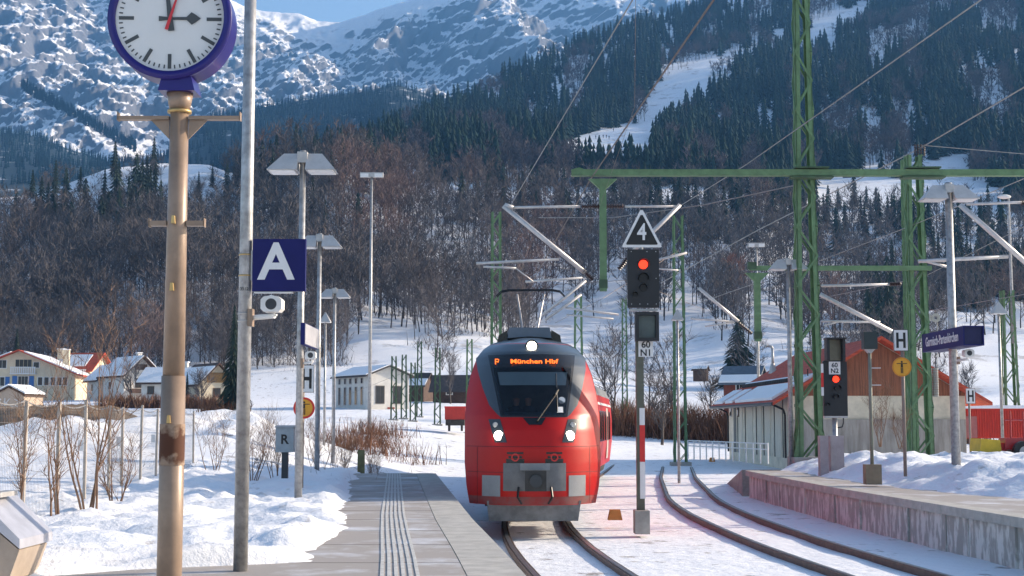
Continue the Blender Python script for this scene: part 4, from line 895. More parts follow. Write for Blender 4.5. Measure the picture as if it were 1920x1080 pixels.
# pole with dark box
Y = 36; a, b = at(1617, 623, Y), at(1643, 655, Y); xx = at(1635, 860, Y).x
Y = 36
t = thing('signal_box_pole', 'slim pole carrying a dark box turned away, left of the H board', 'pole', (xx, Y, .9))
MB().tube((xx, Y, 1.2), (xx, Y, b.z), .045, n=10).build('pole', mat('pole_olive', (.22, .23, .18), .6), t, True); MB().box(((a.x + b.x) / 2, Y, (a.z + b.z) / 2), (b.x - a.x, .3, a.z - b.z)).build('box', mat('box_dark', (.022, .035, .035), .5), t)
MB().prism([(xx - .12, Y - .1, b.z), (xx + .12, Y - .1, b.z), (xx + .03, Y - .1, b.z - .1), (xx - .03, Y - .1, b.z - .1)], (0, .2, 0)).build('bracket', ALU, t); MB().box((xx, Y, 1.05), (.4, .3, .5)).build('footing', mat('footing', (.28, .22, .15), .9), t)
for i, zz_ in enumerate((690, 722)): MB().box((xx + .15, Y, at(1640, zz_, Y).z), (.25, .02, .02)).build('rung', WHITE, t)

# ------------------------------------------------------------------ overhead line: lattice masts, beams, brackets, wires
def lattice(px, py_b, Y, zb, py_t, w0, w1, label, m=GREEN, each=False, panels=None, dw=None, group='green lattice masts', leg=None):
    x_ = at(px, py_b, Y).x; zt = at(px, py_t, Y).z; t = thing('lattice_mast', label, 'mast', (x_, Y, zb), group); H = zt - zb
    dw = dw or .8; n = panels or max(5, int(H / (w0 * 1.15))); lg = leg or max(.035, w0 * .085)
    W = lambda f: w0 + (w1 - w0) * f
    cor = [(-1, -1), (1, -1), (1, 1), (-1, 1)]
    P_ = lambda f, c: Vector((x_ + c[0] * W(f) / 2, Y + c[1] * W(f) / 2 * dw, zb + H * f))
    for c in cor:
        B = MB(); a, b = P_(0, c), P_(1, c)
        for d in ((lg * 2, lg * .5), (lg * .5, lg * 2)):
            ox = -c[0] * (d[0] / 2); oy = -c[1] * (d[1] / 2); q = [(ox - d[0] / 2, oy - d[1] / 2), (ox + d[0] / 2, oy - d[1] / 2), (ox + d[0] / 2, oy + d[1] / 2), (ox - d[0] / 2, oy + d[1] / 2)]
            B.add([a + Vector((u, v, 0)) for u, v in q] + [b + Vector((u, v, 0)) for u, v in q], [(0, 1, 5, 4), (1, 2, 6, 5), (2, 3, 7, 6), (3, 0, 4, 7), (4, 5, 6, 7)])
        B.build('leg', m, t)
    J = MB()
    for i in range(n):
        f0, f1 = i / n, (i + 1) / n
        for k in range(4):
            c0, c1 = cor[k], cor[(k + 1) % 4]
            if (i + k // 2) % 2: c0, c1 = c1, c0
            B = MB() if each else J; a, b = P_(f0, c0), P_(f1, c1); B.tube(a, b, lg * .62, n=4, cap=False)
            if each: B.build('brace', m, t)
    if not each: J.build('bracing', m, t)['kind'] = 'stuff'
    fw = w0 * 1.0; MB().box((x_, Y, zb + .05), (w0 * 1.5, w0 * 1.5, .5)).build('footing', CONC, t)
    return t, x_, P_
tm, XM, PM = lattice(1518, 856, 50,   .85, -60, .88, .50, 'largest green lattice mast, full picture height, on the right platform', each=True, leg=.085)
for k in (-1, 1):
    for d in (-1, 1): MB().prism([(XM + k * .43, 50 + d * .36, .95), (XM + k * .66, 50 + d * .36, .95), (XM + k * .43, 50 + d * .36, 2.1)], (0, .03, 0)).build('foot_gusset', GREEN, tm)
lattice(1727, 850, 60, .6, 292, .95, .62, 'second green lattice mast with red insulators on its top', each=True, leg=.085)
lattice(1712, 850, 66, .4, 300, .5, .4, 'slimmer green lattice mast standing just behind the insulator-topped one')
lattice(1898, 858, 84, 0, 545, .95, .7, 'rightmost green lattice mast behind the red container and lamp', leg=.07)
lattice(930, 780, 76, 0, 398, .62, .50, 'green lattice mast rising behind the left side of the train roof', leg=.06)
lattice(1276, 866, 78, -.1, 405, .72, .55, 'green lattice mast directly right of signal N1', leg=.05)
lattice(1085, 790, 120, .2, 555, .9, .6, 'small far green lattice mast above the train roof', leg=.07)
for i, (px, pb, Y, ptop, lab) in enumerate([(738, 785, 120, 668, 'small far lattice mast before the white depot gable'), (757, 786, 128, 665, 'thin far lattice mast at the right edge of the white depot'), (774, 790, 122, 680, 'far lattice mast just right of the white depot'), (786, 792, 135, 640, 'tall far lattice mast among the group right of the depot'), (820, 800, 115, 652, 'far lattice mast between depot and red wagon'), (880, 800, 105, 636, 'far lattice mast touching the left side of the train'), (1172, 790, 130, 560, 'far thin lattice mast left of signal N1')]):
    lattice(px, pb, Y, gz(at(px, pb, Y).x, Y) - .2, ptop, .55, .42, lab, GREEN_D if i < 5 else GREEN, leg=.05)
def insul(a, b, r, t, n=7, nm='insulator'):
    a, b = Vector(a), Vector(b); B = MB(); B.tube(a, b, r * .45, n=8)
    for i in range(n): p = a.lerp(b, (i + .5) / n); d = (b - a) / n * .25; B.tube(p - d, p + d, r, r * .7, 10)
    return B.build(nm, INSUL, t)
# main beam
YB = 50.0; zb_ = at(1500, 329, YB).z; xL = at(1070, 329, YB).x; xR = at(2050, 329, YB).x
t = thing('portal_beam', 'long green steel beam crossing high above the tracks', 'beam', ((xL + xR) / 2, YB, zb_))
B = MB(); B.box(((xL + xR) / 2, YB - .5, zb_ + .10), (xR - xL, .3, .022)); B.box(((xL + xR) / 2, YB - .5, zb_ - .10), (xR - xL, .3, .022)); B.box(((xL + xR) / 2, YB - .63, zb_), (xR - xL, .02, .178)); B.build('girder', GREEN, t)
B = MB()
for px in (1515, 1722): x_ = at(px, 329, YB).x; B.box((x_, YB - .5, zb_ - .17), (1.5, .5, .05)); B.box((x_, YB - .5, zb_ + .17), (1.2, .5, .05))
B.build('clamp_plate', GREEN_D, t)
B = MB(); B.prism([(xL + .1, YB - .5, zb_ + .11), (xL + .55, YB - .5, zb_ + .11), (xL + .3, YB - .5, zb_ + .2), (xL + .1, YB - .5, zb_ + .16)], (0, .2, 0)); B.build('end_cap', GREEN, t)
# drop posts with brackets
def drop_post(px, py_t, py_b, Y, w, label, zc=None):
    a, b = at(px, py_t, Y), at(px, py_b, Y); t = thing('drop_post', label, 'drop post', (a.x, Y, b.z)); MB().box((a.x, Y, (a.z + b.z) / 2), (w, w, a.z - b.z)).build('post', GREEN, t)
    MB().box((a.x, Y, b.z + .25), (w * 1.2, w * 1.2, .3)).build('clamp', GREEN_D, t)
    MB().prism([(a.x - .5, Y - .1, a.z), (a.x + .5, Y - .1, a.z), (a.x + w / 2, Y - .1, a.z - .35), (a.x - w / 2, Y - .1, a.z - .35)], (0, .2, 0)).build('head_gusset', GREEN, t); return t
drop_post(1130, 336, 546, YB - .5, .24, 'green drop post hanging from the left end of the long beam')
def bracket(name, label, Y, tubes, ins=(), group='overhead line brackets'):
    t = thing(name, label, 'bracket', at(tubes[0][0], tubes[0][1], Y), group)
    for x0_, y0_, x1_, y1_, r in tubes: MB().tube(at(x0_, y0_, Y), at(x1_, y1_, Y), r, n=10).build('tube', TUBEW, t, True)
    for x0_, y0_, x1_, y1_, r in ins:
        insul(at(x0_, y0_, Y), at(x1_, y1_, Y), r, t)
    return t
bracket('overhead_bracket', 'pale overhead-line bracket slanting above the train to the drop post', YB - .5, [(944, 386, 1098, 512, .085), (958, 389, 1088, 387, .05), (893, 494, 1048, 486, .05), (906, 500, 968, 503, .04), (966, 502, 1000, 528, .02), (962, 390, 946, 384, .08)], [(1094, 508, 1112, 525, .1), (1090, 387, 1124, 387, .1)])
bracket('overhead_bracket', 'pale overhead-line bracket mirrored right of the drop post behind triangle 4', YB - .5, [(1275, 384, 1180, 478, .075), (1172, 387, 1268, 387, .045), (1215, 492, 1288, 474, .045), (1220, 503, 1272, 507, .03)], [(1160, 505, 1178, 482, .1), (1136, 387, 1170, 387, .1)])
bracket('overhead_bracket', 'low pale bracket tubes over the train roof by the pantograph', 62, [(1016, 592, 1098, 526, .07), (1022, 600, 1090, 552, .06), (985, 528, 1092, 521, .05), (1060, 577, 1160, 590, .05), (1062, 590, 1150, 598, .04)], [])
bracket('overhead_bracket', 'pale bracket left of the floodlight behind the red roof', 66, [(1310, 540, 1385, 603, .075), (1295, 597, 1375, 603, .055), (1322, 612, 1378, 604, .035)], [(1385, 606, 1410, 626, .1)])
bracket('overhead_bracket', 'pale bracket slanting down right between the two large masts', 52, [(1538, 552, 1672, 622, .085), (1540, 536, 1668, 533, .05), (1540, 602, 1650, 604, .045), (1545, 610, 1570, 604, .03)], [(1668, 533, 1690, 532, .09)])
bracket('overhead_bracket', 'pale bracket slanting off the right picture edge', 44, [(1800, 384, 1950, 516, .085), (1812, 383, 1950, 378, .045), (1722, 490, 1890, 481, .06), (1735, 490, 1775, 500, .04)], [(1915, 380, 1940, 379, .09)])
# second, lower beam with its post
Y2 = 60; za_ = at(1570, 505, Y2).z; xa_, xb_ = at(1402, 507, Y2).x, at(1740, 503, Y2).x
t = thing('portal_beam', 'shorter lower green beam between floodlight and second lattice mast', 'beam', ((xa_ + xb_) / 2, Y2, za_)); MB().box(((xa_ + xb_) / 2, Y2 - .45, za_), (xb_ - xa_, .25, .19)).build('girder', GREEN, t); MB().box((xa_ + .1, Y2 - .45, za_ + .1), (.35, .3, .3)).build('end_cap', GREEN_D, t)
drop_post(1419, 512, 640, Y2 - .45, .26, 'green drop post below the end of the lower beam')
for k, px in enumerate((1704, 1711, 1717, 1723)):
    pass
t = thing('insulator_row', 'row of dark red insulators on top of the second lattice mast', 'insulators', at(1724, 292, 60))
for px in (1716, 1721, 1727, 1733): a = at(px, 292, 60); insul(a, a + Vector((0, 0, .5)), .055, t, 5)
t = thing('counterweight', 'grey stacked tensioning weights hanging beside the second lattice mast', 'counterweight', at(1747, 744, 62))
a, b = at(1736, 690, 62), at(1760, 744, 62)
for i in range(12):
    z = b.z + (a.z - b.z) * (i + .5) / 12
    for k in (.27, .78): MB().tube((a.x + (b.x - a.x) * k, 62, z - .045), (a.x + (b.x - a.x) * k, 62, z + .045), .125, n=12).build('weight', CONC, t)
for px in (1741, 1757): MB().tube(at(px, 690, 62), at(px, 590, 62), .018, n=6).build('rope', WIRE, t); p = at(px - 3, 596, 62); MB().ring(p, .08, .2, (0, -1, 0), .06, 20).build('pulley', CONC_L, t)
def wire(pts, r, label, m=WIRE, sag=0, group='overhead wires'):
    q = [at(*p) for p in pts]
    fine = []
    for i in range(len(q) - 1):
        for k in range(10): u = k / 10; p = q[i].lerp(q[i + 1], u); p.z -= sag * 4 * u * (1 - u); fine.append(p)
    fine.append(q[-1]); o = MB().path(fine, r, 5).build('overhead_wire', m); tag(o, label, 'wire', group); return o
wire([(958, 384, 76), (1198, -20, 28)], .016, 'pale wire running from the left mast top up to the top edge')
wire([(1000, 525, 70), (1108, 335, YB), (1355, -25, 24)], .022, 'thick brown wire passing the left end of the long beam', WIRE_B)
wire([(1000, 532, 70), (1120, 400, YB), (1190, 200, 30), (1192, -20, 24)], .004, 'very thin wire falling above triangle 4', WIRE_B)
wire([(1275, 386, 62), (1400, 308, 50), (1870, -22, 27)], .018, 'wire rising from the right bracket to the top edge beside the largest mast')
wire([(1240, 530, 90), (1420, 432, 70), (1725, 278, 60), (1960, 140, 46)], .028, 'thick wire running over the insulator-topped mast to the right edge')
wire([(1725, 272, 60), (1960, 292, 60)], .018, 'nearly level wire from the insulators to the right edge')
wire([(1010, 408, 56), (1150, 408, 54), (1320, 384, 52), (1488, 348, 50)], .02, 'level wire from the left bracket to the largest mast')
wire([(1290, 575, 96), (1540, 488, 70), (1712, 422, 60), (1960, 318, 48)], .018, 'wire crossing between the two large masts below the beam')
wire([(1535, 560, 84), (1730, 520, 66), (1960, 405, 46)], .014, 'thin wire right of the largest mast at mid height')
wire([(1730, 585, 84), (1960, 545, 62)], .012, 'thin low wire behind the name sign')
wire([(1000, 536, 74), (1180, 525, 66), (1320, 580, 90)], .012, 'thin contact wire above the train', WIRE_B)
wire([(1040, 606, 80), (1130, 560, 70), (1272, 470, 78)], .012, 'thin stay wire between signal N1 and the bracket', WIRE_B)
wire([(640, 745, 150), (880, 650, 110), (1000, 545, 72)], .012, 'contact wire leading left behind the train', WIRE_B)

# ------------------------------------------------------------------ people
def person_mesh(name, coat, trousers, skin, hair, sit=False, skis=False):
    J = [((0, 0, .95), .15), ((0, 0, 1.15), .145), ((0, 0, 1.36), .17), ((0, 0, 1.47), .07), ((0, 0, 1.53), .062), ((0, -.01, 1.62), .10), ((0, 0, 1.70), .095),
         ((.17, 0, 1.38), .075), ((.24, .0, 1.12), .052), ((.22, -.14, .95), .042), ((-.17, 0, 1.38), .075), ((-.24, 0, 1.12), .052), ((-.22, -.14, .95), .042),
         ((.10, 0, .88), .10), ((.11, -.05, .48), .068), ((.11, .04, .08), .048), ((.11, -.10, .04), .045), ((-.10, 0, .88), .10), ((-.11, -.08, .48), .068), ((-.11, 0, .08), .048), ((-.11, -.14, .04), .045)]
    E = [(0, 1), (1, 2), (2, 3), (3, 4), (4, 5), (5, 6), (2, 7), (7, 8), (8, 9), (2, 10), (10, 11), (11, 12), (0, 13), (13, 14), (14, 15), (15, 16), (0, 17), (17, 18), (18, 19), (19, 20)]
    if sit:
        J[14] = ((.13, -.42, .90), .075); J[15] = ((.13, -.42, .5), .05); J[16] = ((.13, -.54, .47), .045); J[18] = ((-.13, -.42, .90), .075); J[19] = ((-.13, -.42, .5), .05); J[20] = ((-.13, -.54, .47), .045); J[9] = ((.18, -.32, 1.08), .042); J[12] = ((-.18, -.32, 1.08), .042)
    me = bpy.data.meshes.new(name); me.from_pydata([j[0] for j in J], E, []); o = bpy.data.objects.new('tmp', me); C.objects.link(o)
    o.modifiers.new('s', 'SKIN'); o.modifiers.new('d', 'SUBSURF').levels = 1
    for i, j in enumerate(J): me.skin_vertices[0].data[i].radius = (j[1], j[1])
    me.skin_vertices[0].data[0].use_root = True
    m2 = bpy.data.meshes.new_from_object(o.evaluated_get(bpy.context.evaluated_depsgraph_get())); bpy.data.objects.remove(o)
    m2.name = name; m2.materials.clear()
    for m in (coat, trousers, skin, hair): m2.materials.append(m)
    for f in m2.polygons:
        c = f.center; f.material_index = (3 if c.z > 1.69 or (c.z > 1.57 and c.y > .02) else 2) if c.z > 1.5 else (0 if c.z > .86 and not (abs(c.x) > .16 and c.z < .98) or (sit and c.z > 1.0) else (2 if abs(c.x) > .18 and c.z > .8 else 1))
    m2.shade_smooth(); return m2
SKIN_ = mat('skin', (.45, .25, .18), .6, var=.05); HAIR_ = mat('hair', (.04, .028, .02), .7, var=.1)
COATS = [mat('coat_dark', (.02, .025, .05), .8, var=.1), mat('coat_red', (.25, .02, .02), .8, var=.1), mat('coat_grey', (.06, .06, .07), .8, var=.1)]
PM_ = [person_mesh('person', c, COATS[2], SKIN_, HAIR_) for c in COATS[:2]]
def person(p, m, label, rot=0, s=1.0, name='person'):
    o = bpy.data.objects.new(name, m); C.objects.link(o); o.location = p; o.rotation_euler = (0, 0, rot); o.scale = (s, s, s); return tag(o, label, 'person', None)
for i, (px, pt_) in enumerate(((1255, 733), (1261, 731))):
    tp_ = at(px, pt_, 138); person((tp_.x, 138, tp_.z - 1.78), PM_[0], 'person in a dark coat on the path behind the hedge, ' + ('left' if i == 0 else 'right') + ' of the pair', 2.6)
sk = random.Random(5)
SKI = MB()
for k in (-1, 1): SKI.box((k * .12, -.2, .01), (.09, 1.7, .02))
SKIM = SKI.mesh('ski'); SKIM.materials.append(BLACK)
for i, (px, py_) in enumerate(((1117, 258), (1124, 257), (1131, 256), (1137, 256), (1142, 257), (1150, 243), (1290, 145), (1255, 150), (1152, 223))):
    if px == 1152: px, py_ = 1170, 246
    p = HB.pt(px, HB.py2t(px, py_)); e = thing('skier', 'tiny dark skier on the white ski run, ' + ('one of the loose row in mid slope' if i < 5 else 'one of those standing apart'), 'skier', p, 'skiers in a row' if i < 5 else 'scattered skiers')
    o = bpy.data.objects.new('body', PM_[0]); C.objects.link(o); o.parent = e; o.scale = (1.25, 1.25, 1.25); o2 = bpy.data.objects.new('skis', SKIM); C.objects.link(o2); o2.parent = e

# ------------------------------------------------------------------ train
RED = mat('train_red', (.44, .007, .005), .36, var=.05, coat=.06, spec=.28); REDSIDE = RED
MASK = mat('train_grey', (.045, .058, .07), .32, var=.06, coat=.4)
TBLK = mat('train_black', (.010, .011, .013), .25, var=.1); UNDER = mat('underframe', (.05, .048, .045), .8, var=.3)
LGREY = mat('train_cover', (.25, .26, .27), .6, var=.1)
glass = bpy.data.materials.new('cab_glass'); glass.use_nodes = True; n_ = glass.node_tree; n_.nodes.clear()
o1 = n_.nodes.new('ShaderNodeOutputMaterial'); mx1 = n_.nodes.new('ShaderNodeMixShader'); tr1 = n_.nodes.new('ShaderNodeBsdfTransparent'); gl1 = n_.nodes.new('ShaderNodeBsdfGlossy'); fr1 = n_.nodes.new('ShaderNodeFresnel')
tr1.inputs[0].default_value = (.6, .66, .70, 1); gl1.inputs['Roughness'].default_value = .03; fr1.inputs[0].default_value = 1.5
n_.links.new(fr1.outputs[0], mx1.inputs[0]); n_.links.new(tr1.outputs[0], mx1.inputs[1]); n_.links.new(gl1.outputs[0], mx1.inputs[2]); n_.links.new(mx1.outputs[0], o1.inputs[0])
TY0 = 29.6; IS0 = int(np.searchsorted(TRY, TY0))
def tw(l, s, z):                # train space -> world (s runs back along the track)
    k = IS0 + max(s, 0) / .5; i = min(len(TR) - 2, int(k)); f = k - i; a, b = TR[i], TR[i + 1]
    x_ = a[0] + (b[0] - a[0]) * f; y_ = a[1] + (b[1] - a[1]) * f; h_ = a[2] + (b[2] - a[2]) * f
    if s < 0: x_ += s * math.sin(h_); y_ += s * math.cos(h_)
    return Vector((x_ + l * math.cos(h_) - .17, y_ - l * math.sin(h_), z))
HWZ = ([.30, .6, 1.0, 1.5, 2.5, 3.0, 3.4, 3.8, 4.0, 4.15, 4.27], [1.22, 1.36, 1.43, 1.47, 1.47, 1.43, 1.35, 1.21, 1.06, .86, .52])
S0Z = ([.30, .8, 1.2, 1.8, 2.2, 2.5, 3.6, 3.9, 4.1, 4.27], [.22, .05, 0, .02, .10, .24, 1.0, 1.32, 1.7, 2.5])
def hwz(z): return lerp(z, *HWZ)
def fs(l, z): 
    q = min(1, abs(l) / hwz(z)); return lerp(z, *S0Z) + lerp(z, [.3, 2.2, 4.2], [.95, 1.05, .8]) * q ** 2.7
def fpnt(l, z, off=0): return tw(l, 0, z) + (tw(0, 2, 0) - tw(0, 0, 0)) / 2 * (fs(l, z) - off)
t = thing('regional_train', 'red regional train with grey front mask and lit headlights, destination München Hbf', 'train', tw(0, 2, 0))
WT, WB = 3.84, 2.47            # windscreen frame
def wl(z): return lerp(z, [WB, WT], [.71, .97])
def front_patch(zs, xl, xr, off, nm, m, parent, n=30, smooth=True, skip=None):
    B = MB(); V = []; Fs = []
    for z in zs:
        a, b = xl(z), xr(z)
        for i in range(n + 1): V.append(fpnt(a + (b - a) * i / n, z, off))
    for j in range(len(zs) - 1):
        for i in range(n):
            if skip:
                zc = (zs[j] + zs[j + 1]) / 2; a, b = xl(zc), xr(zc)
                if skip(a + (b - a) * (i + .5) / n, zc): continue
            Fs.append((j * (n + 1) + i, j * (n + 1) + i + 1, (j + 1) * (n + 1) + i + 1, (j + 1) * (n + 1) + i))
    B.add(V, Fs); return B.build(nm, m, parent, smooth)
zs = list(np.linspace(.62, 4.27, 90))
shell = front_patch(zs, lambda z: -hwz(z), hwz, 0, 'nose_shell', RED, t, 80, skip=lambda l, z: WB + .06 < z < WT - .30 and abs(l) < wl(z) - .06)
def gl(z): return lerp(z, [2.46, 2.52, 2.72, 3.1, 3.5, 3.78, 3.86, 4.27], [.70, .78, .95, 1.09, 1.20, 1.235, 1.19, .52]) if z < 3.8 else hwz(z)
zg = list(np.linspace(2.46, 4.27, 60))
front_patch(zg, lambda z: -gl(z), gl, .006, 'grey_mask', MASK, t, 70, skip=lambda l, z: WB + .06 < z < WT - .30 and abs(l) < wl(z) - .06)
inside = lambda l, z: WB + .10 < z < WT - .34 and abs(l) < wl(z) - .08
front_patch(list(np.linspace(WB, WT, 46)), lambda z: -wl(z), wl, .012, 'windscreen_frame', TBLK, t, 60, skip=inside)
ws = front_patch(list(np.linspace(WB + .04, WT - .3, 24)), lambda z: -wl(z) + .05, lambda z: wl(z) - .05, .016, 'windscreen', glass, t, 30)
front_patch(list(np.linspace(3.15, 3.44, 6)), lambda z: -wl(z) + .13, lambda z: wl(z) - .13, -.06, 'sun_blind', mat('sunblind', (.50, .55, .55), .8, var=.05), t, 20)
# cab inside
B = MB(); Ffr = (tw(0, 2, 0) - tw(0, 0, 0)) / 2
q0 = [fpnt(l, z, -.04) for l, z in ((-.86, 2.42), (.86, 2.42), (1.0, 3.66), (-1.0, 3.66))]; q1 = [tw(l, 2.6, z) for l, z in ((-1.1, 2.2), (1.1, 2.2), (1.05, 3.75), (-1.05, 3.75))]
B.add(q0 + q1, [(0, 1, 5, 4), (1, 2, 6, 5), (2, 3, 7, 6), (3, 0, 4, 7), (4, 5, 6, 7)]); B.build('cab_interior', mat('cab_inside', (.16, .18, .22), .8, var=.2), t)
SEATP = person_mesh('person', COATS[0], COATS[2], SKIN_, HAIR_, True)
for l, hue, lab in ((-.33, 0, 'person seated at the left behind the train windscreen'), (-.06, 0, 'person in the driving seat behind the train windscreen')):
    p = tw(l, 2.0, 1.33); person(p, SEATP, lab, -.05, .93)
ORANGE = mat('led_orange', (.3, .05, .0), .5, emit=(1, .15, .015), estr=1.3)
disp = front_patch(list(np.linspace(3.55, 3.79, 5)), lambda z: -.85, lambda z: .85, .016, 'destination_display', mat('display_black', (.012, .012, .014), .2), t, 24)
fr_x = (tw(1, 0, 0) - tw(0, 0, 0)).normalized(); 
pn = fpnt(0, 3.67, 0) - Ffr * .03; upd = (fpnt(0, 3.78) - fpnt(0, 3.56)).normalized()
text('München Hbf', 'led_text', .19, ORANGE, disp, fpnt(.03, 3.67, .03), xdir=fr_x, updir=upd, bold=.004, ext=.002); text('R', 'led_text', .26, ORANGE, disp, fpnt(-.76, 3.67, .03), xdir=fr_x, updir=upd, bold=-.002, ext=.002)
LIT = mat('headlamp_lit', (.9, .88, .8), .3, emit=(1, .90, .72), estr=9); DIM = mat('headlamp_off', (.35, .36, .38), .15, var=.2)
for k in (-1, 1):
    hs = front_patch(list(np.linspace(1.93, 2.42, 8)), lambda z: min(k * lerp(z, [1.93, 2.42], [.58, .72]), k * lerp(z, [1.93, 2.42], [.83, .97])), lambda z: max(k * lerp(z, [1.93, 2.42], [.58, .72]), k * lerp(z, [1.93, 2.42], [.83, .97])), .01, 'headlight', mat('lamp_housing', (.04, .045, .05), .25), t, 8)
    for z, l, r, m in ((2.07, .745, .105, LIT), (2.30, .82, .062, DIM)):
        c = fpnt(k * l, z, .012); MB().disc(c + Ffr * .02, r, -Ffr, .05, 24, r * .85).build('lamp', m, hs)
    front_patch([1.50, 1.53, 1.56, 1.59], lambda z: k * .41 - .19, lambda z: k * .41 + .19, .006, 'grille_slot', TBLK, t, 8); front_patch([1.60, 1.625, 1.65], lambda z: k * .41 - .14, lambda z: k * .41 + .14, .006, 'grille_slot', TBLK, t, 8); front_patch([1.69, 1.71, 1.73], lambda z: k * .41 - .17, lambda z: k * .41 + .17, .006, 'grille_slot', TBLK, t, 8)
    MB().ring(fpnt(k * .41, 1.62, .012), .055, .085, -Ffr, .01, 20).build('horn_ring', REDW, t)
    front_patch(list(np.linspace(.80, 1.24, 4)), lambda z: min(k * .72, k * 1.1), lambda z: max(k * .72, k * 1.1), .012, 'cover_plate', LGREY, t, 8)
    MB().tube(fpnt(k * .41, 1.62, .0), fpnt(k * .41, 1.62, .02), .02, n=8).build('horn', TBLK, t)
c = fpnt(0, 4.03, .0); MB().disc(c + Ffr * .03, .145, -Ffr, .07, 28).build('top_lamp_housing', TBLK, t); MB().disc(c - Ffr * .04, .105, -Ffr, .012, 28).build('top_lamp', LIT, t)
front_patch(list(np.linspace(.92, 1.50, 6)), lambda z: -.66, lambda z: .66, .008, 'coupler_recess', mat('recess_grey', (.16, .165, .17), .6, var=.2), t, 16)
cp = fpnt(0, 1.15, .0); B = MB(); B.tube(cp, cp - Ffr * .38, .13, n=16); B.box(tuple(cp - Ffr * .42), (.44, .14, .42)); B.build('coupler', UNDER, t); MB().disc(cp - Ffr * .50, .13, -Ffr, .06, 20).build('coupler_cone', DARKG, t); MB().box(tuple(cp - Ffr * .12 + Vector((0, 0, .28))), (.62, .12, .14)).build('coupler_hood', LGREY, t)
B = MB(); B.prism([fpnt(l, z, .05) for l, z in ((-1.0, .70), (1.0, .70), (.95, .26), (-.95, .26))], Ffr * .5); B.build('snow_plough', mat('plough_grey', (.20, .21, .22), .7, var=.3), t)
B = MB(); B.prism([fpnt(l, z, .02) for l, z in ((-.24, 2.45), (.24, 2.45), (.15, 2.30), (-.12, 2.30))], Ffr * .02); B.build('wiper_base', TBLK, t)
wa, wb_ = fpnt(.05, 2.38, .05), fpnt(.50, 2.98, .05); B = MB(); B.tube(wa, wb_, .022, n=6); B.tube(fpnt(.45, 2.94, .055), fpnt(.52, 3.05, .055), .035, n=6); B.tube(fpnt(.495, 2.58, .03), fpnt(.50, 3.40, .03), .012, n=6); B.build('wiper', TBLK, t)
front_patch([2.56, 2.60, 2.64, 2.68], lambda z: .49, lambda z: .62, .022, 'sticker', WHITE, ws, 4); MB().disc(fpnt(.60, 2.82, .02), .075, -Ffr, .004, 24).build('sticker', WHITE, ws)
# panel seams, caked snow and dirt on the nose
for z in (1.30, 1.84): front_patch([z, z + .012], lambda z: -hwz(z) * .97, lambda z: hwz(z) * .97, .004, 'panel_seam', mat('seam', (.12, .008, .008), .7), t, 40)
for k in (-1, 1):
    front_patch(list(np.linspace(.64, 1.83, 8)), lambda z: k * 1.20 - .006, lambda z: k * 1.20 + .006, .005, 'panel_seam', mat('seam', (.12, .008, .008), .7), t, 1)
    MB().path([fpnt(k * .34, 1.0, .02), fpnt(k * .36, .8, .16), fpnt(k * .28, .66, .12)], .025, 6).build('brake_hose', BLACK, t)
front_patch(list(np.linspace(.63, .80, 4)), lambda z: -hwz(z) * .99, lambda z: hwz(z) * .99, .003, 'skirt_grime', mat('grime', (.30, .02, .018), .75, scale=2.5, col2=(.17, .09, .08), detail=8), t, 40)
# bodies behind the nose
def sweep(nm, prof, s0, s1, m, parent, n=24, smooth=True, close=False):
    B = MB(); V = []
    for i in range(n + 1):
        s = s0 + (s1 - s0) * i / n
        for l, z in prof: V.append(tw(l, s, z))
    k = len(prof); Fs = [(i * k + j, i * k + j + 1, (i + 1) * k + j + 1, (i + 1) * k + j) for i in range(n) for j in range(k - 1)]
    if close: Fs += [tuple(range(k)), tuple(reversed(range(n * k, n * k + k)))]
    B.add(V, Fs); return B.build(nm, m, parent, smooth)
# sides of the nose, from the front edge back to s=6
for k in (-1, 1):
    B = MB(); V = []; zz = zs; cols = 10
    for z in zz:
        e = fs(hwz(z), z)
        for i in range(cols + 1): s = e + (6.0 - e) * i / cols; V.append(tw(k * hwz(z), s, z))
    w_ = cols + 1; jz = next(i for i, z in enumerate(zz) if z > 3.8)
    Fr = [(j * w_ + i, j * w_ + i + 1, (j + 1) * w_ + i + 1, (j + 1) * w_ + i) for j in range(jz) for i in range(cols)]; Fg = [(j * w_ + i, j * w_ + i + 1, (j + 1) * w_ + i + 1, (j + 1) * w_ + i) for j in range(jz, len(zz) - 1) for i in range(cols)]
    B.add(V, Fr); B.build('nose_side', RED, t, True); B = MB(); B.add(V, Fg); B.build('nose_roof_side', MASK, t, True)
prof_low = [(-1.40, .62), (-1.47, 1.5), (-1.47, 2.5), (-1.43, 3.0)]; RZ = [3.0, 3.4, 3.8, 4.0, 4.15, 4.27]
roofp = [(-hwz(z), z) for z in RZ] + [(0, 4.31)] + [(hwz(z), z) for z in reversed(RZ)]
sweep('nose_roof', [(-.52, 4.27), (0, 4.31), (.52, 4.27)], 2.6, 6.0, MASK, t, 6)
ROOFT = mat('train_roof', (.16, .17, .18), .6, var=.2); STRIPE = mat('train_stripe', (.62, .60, .60), .4); GLB = mat('train_window', (.015, .018, .022), .1, var=.2)
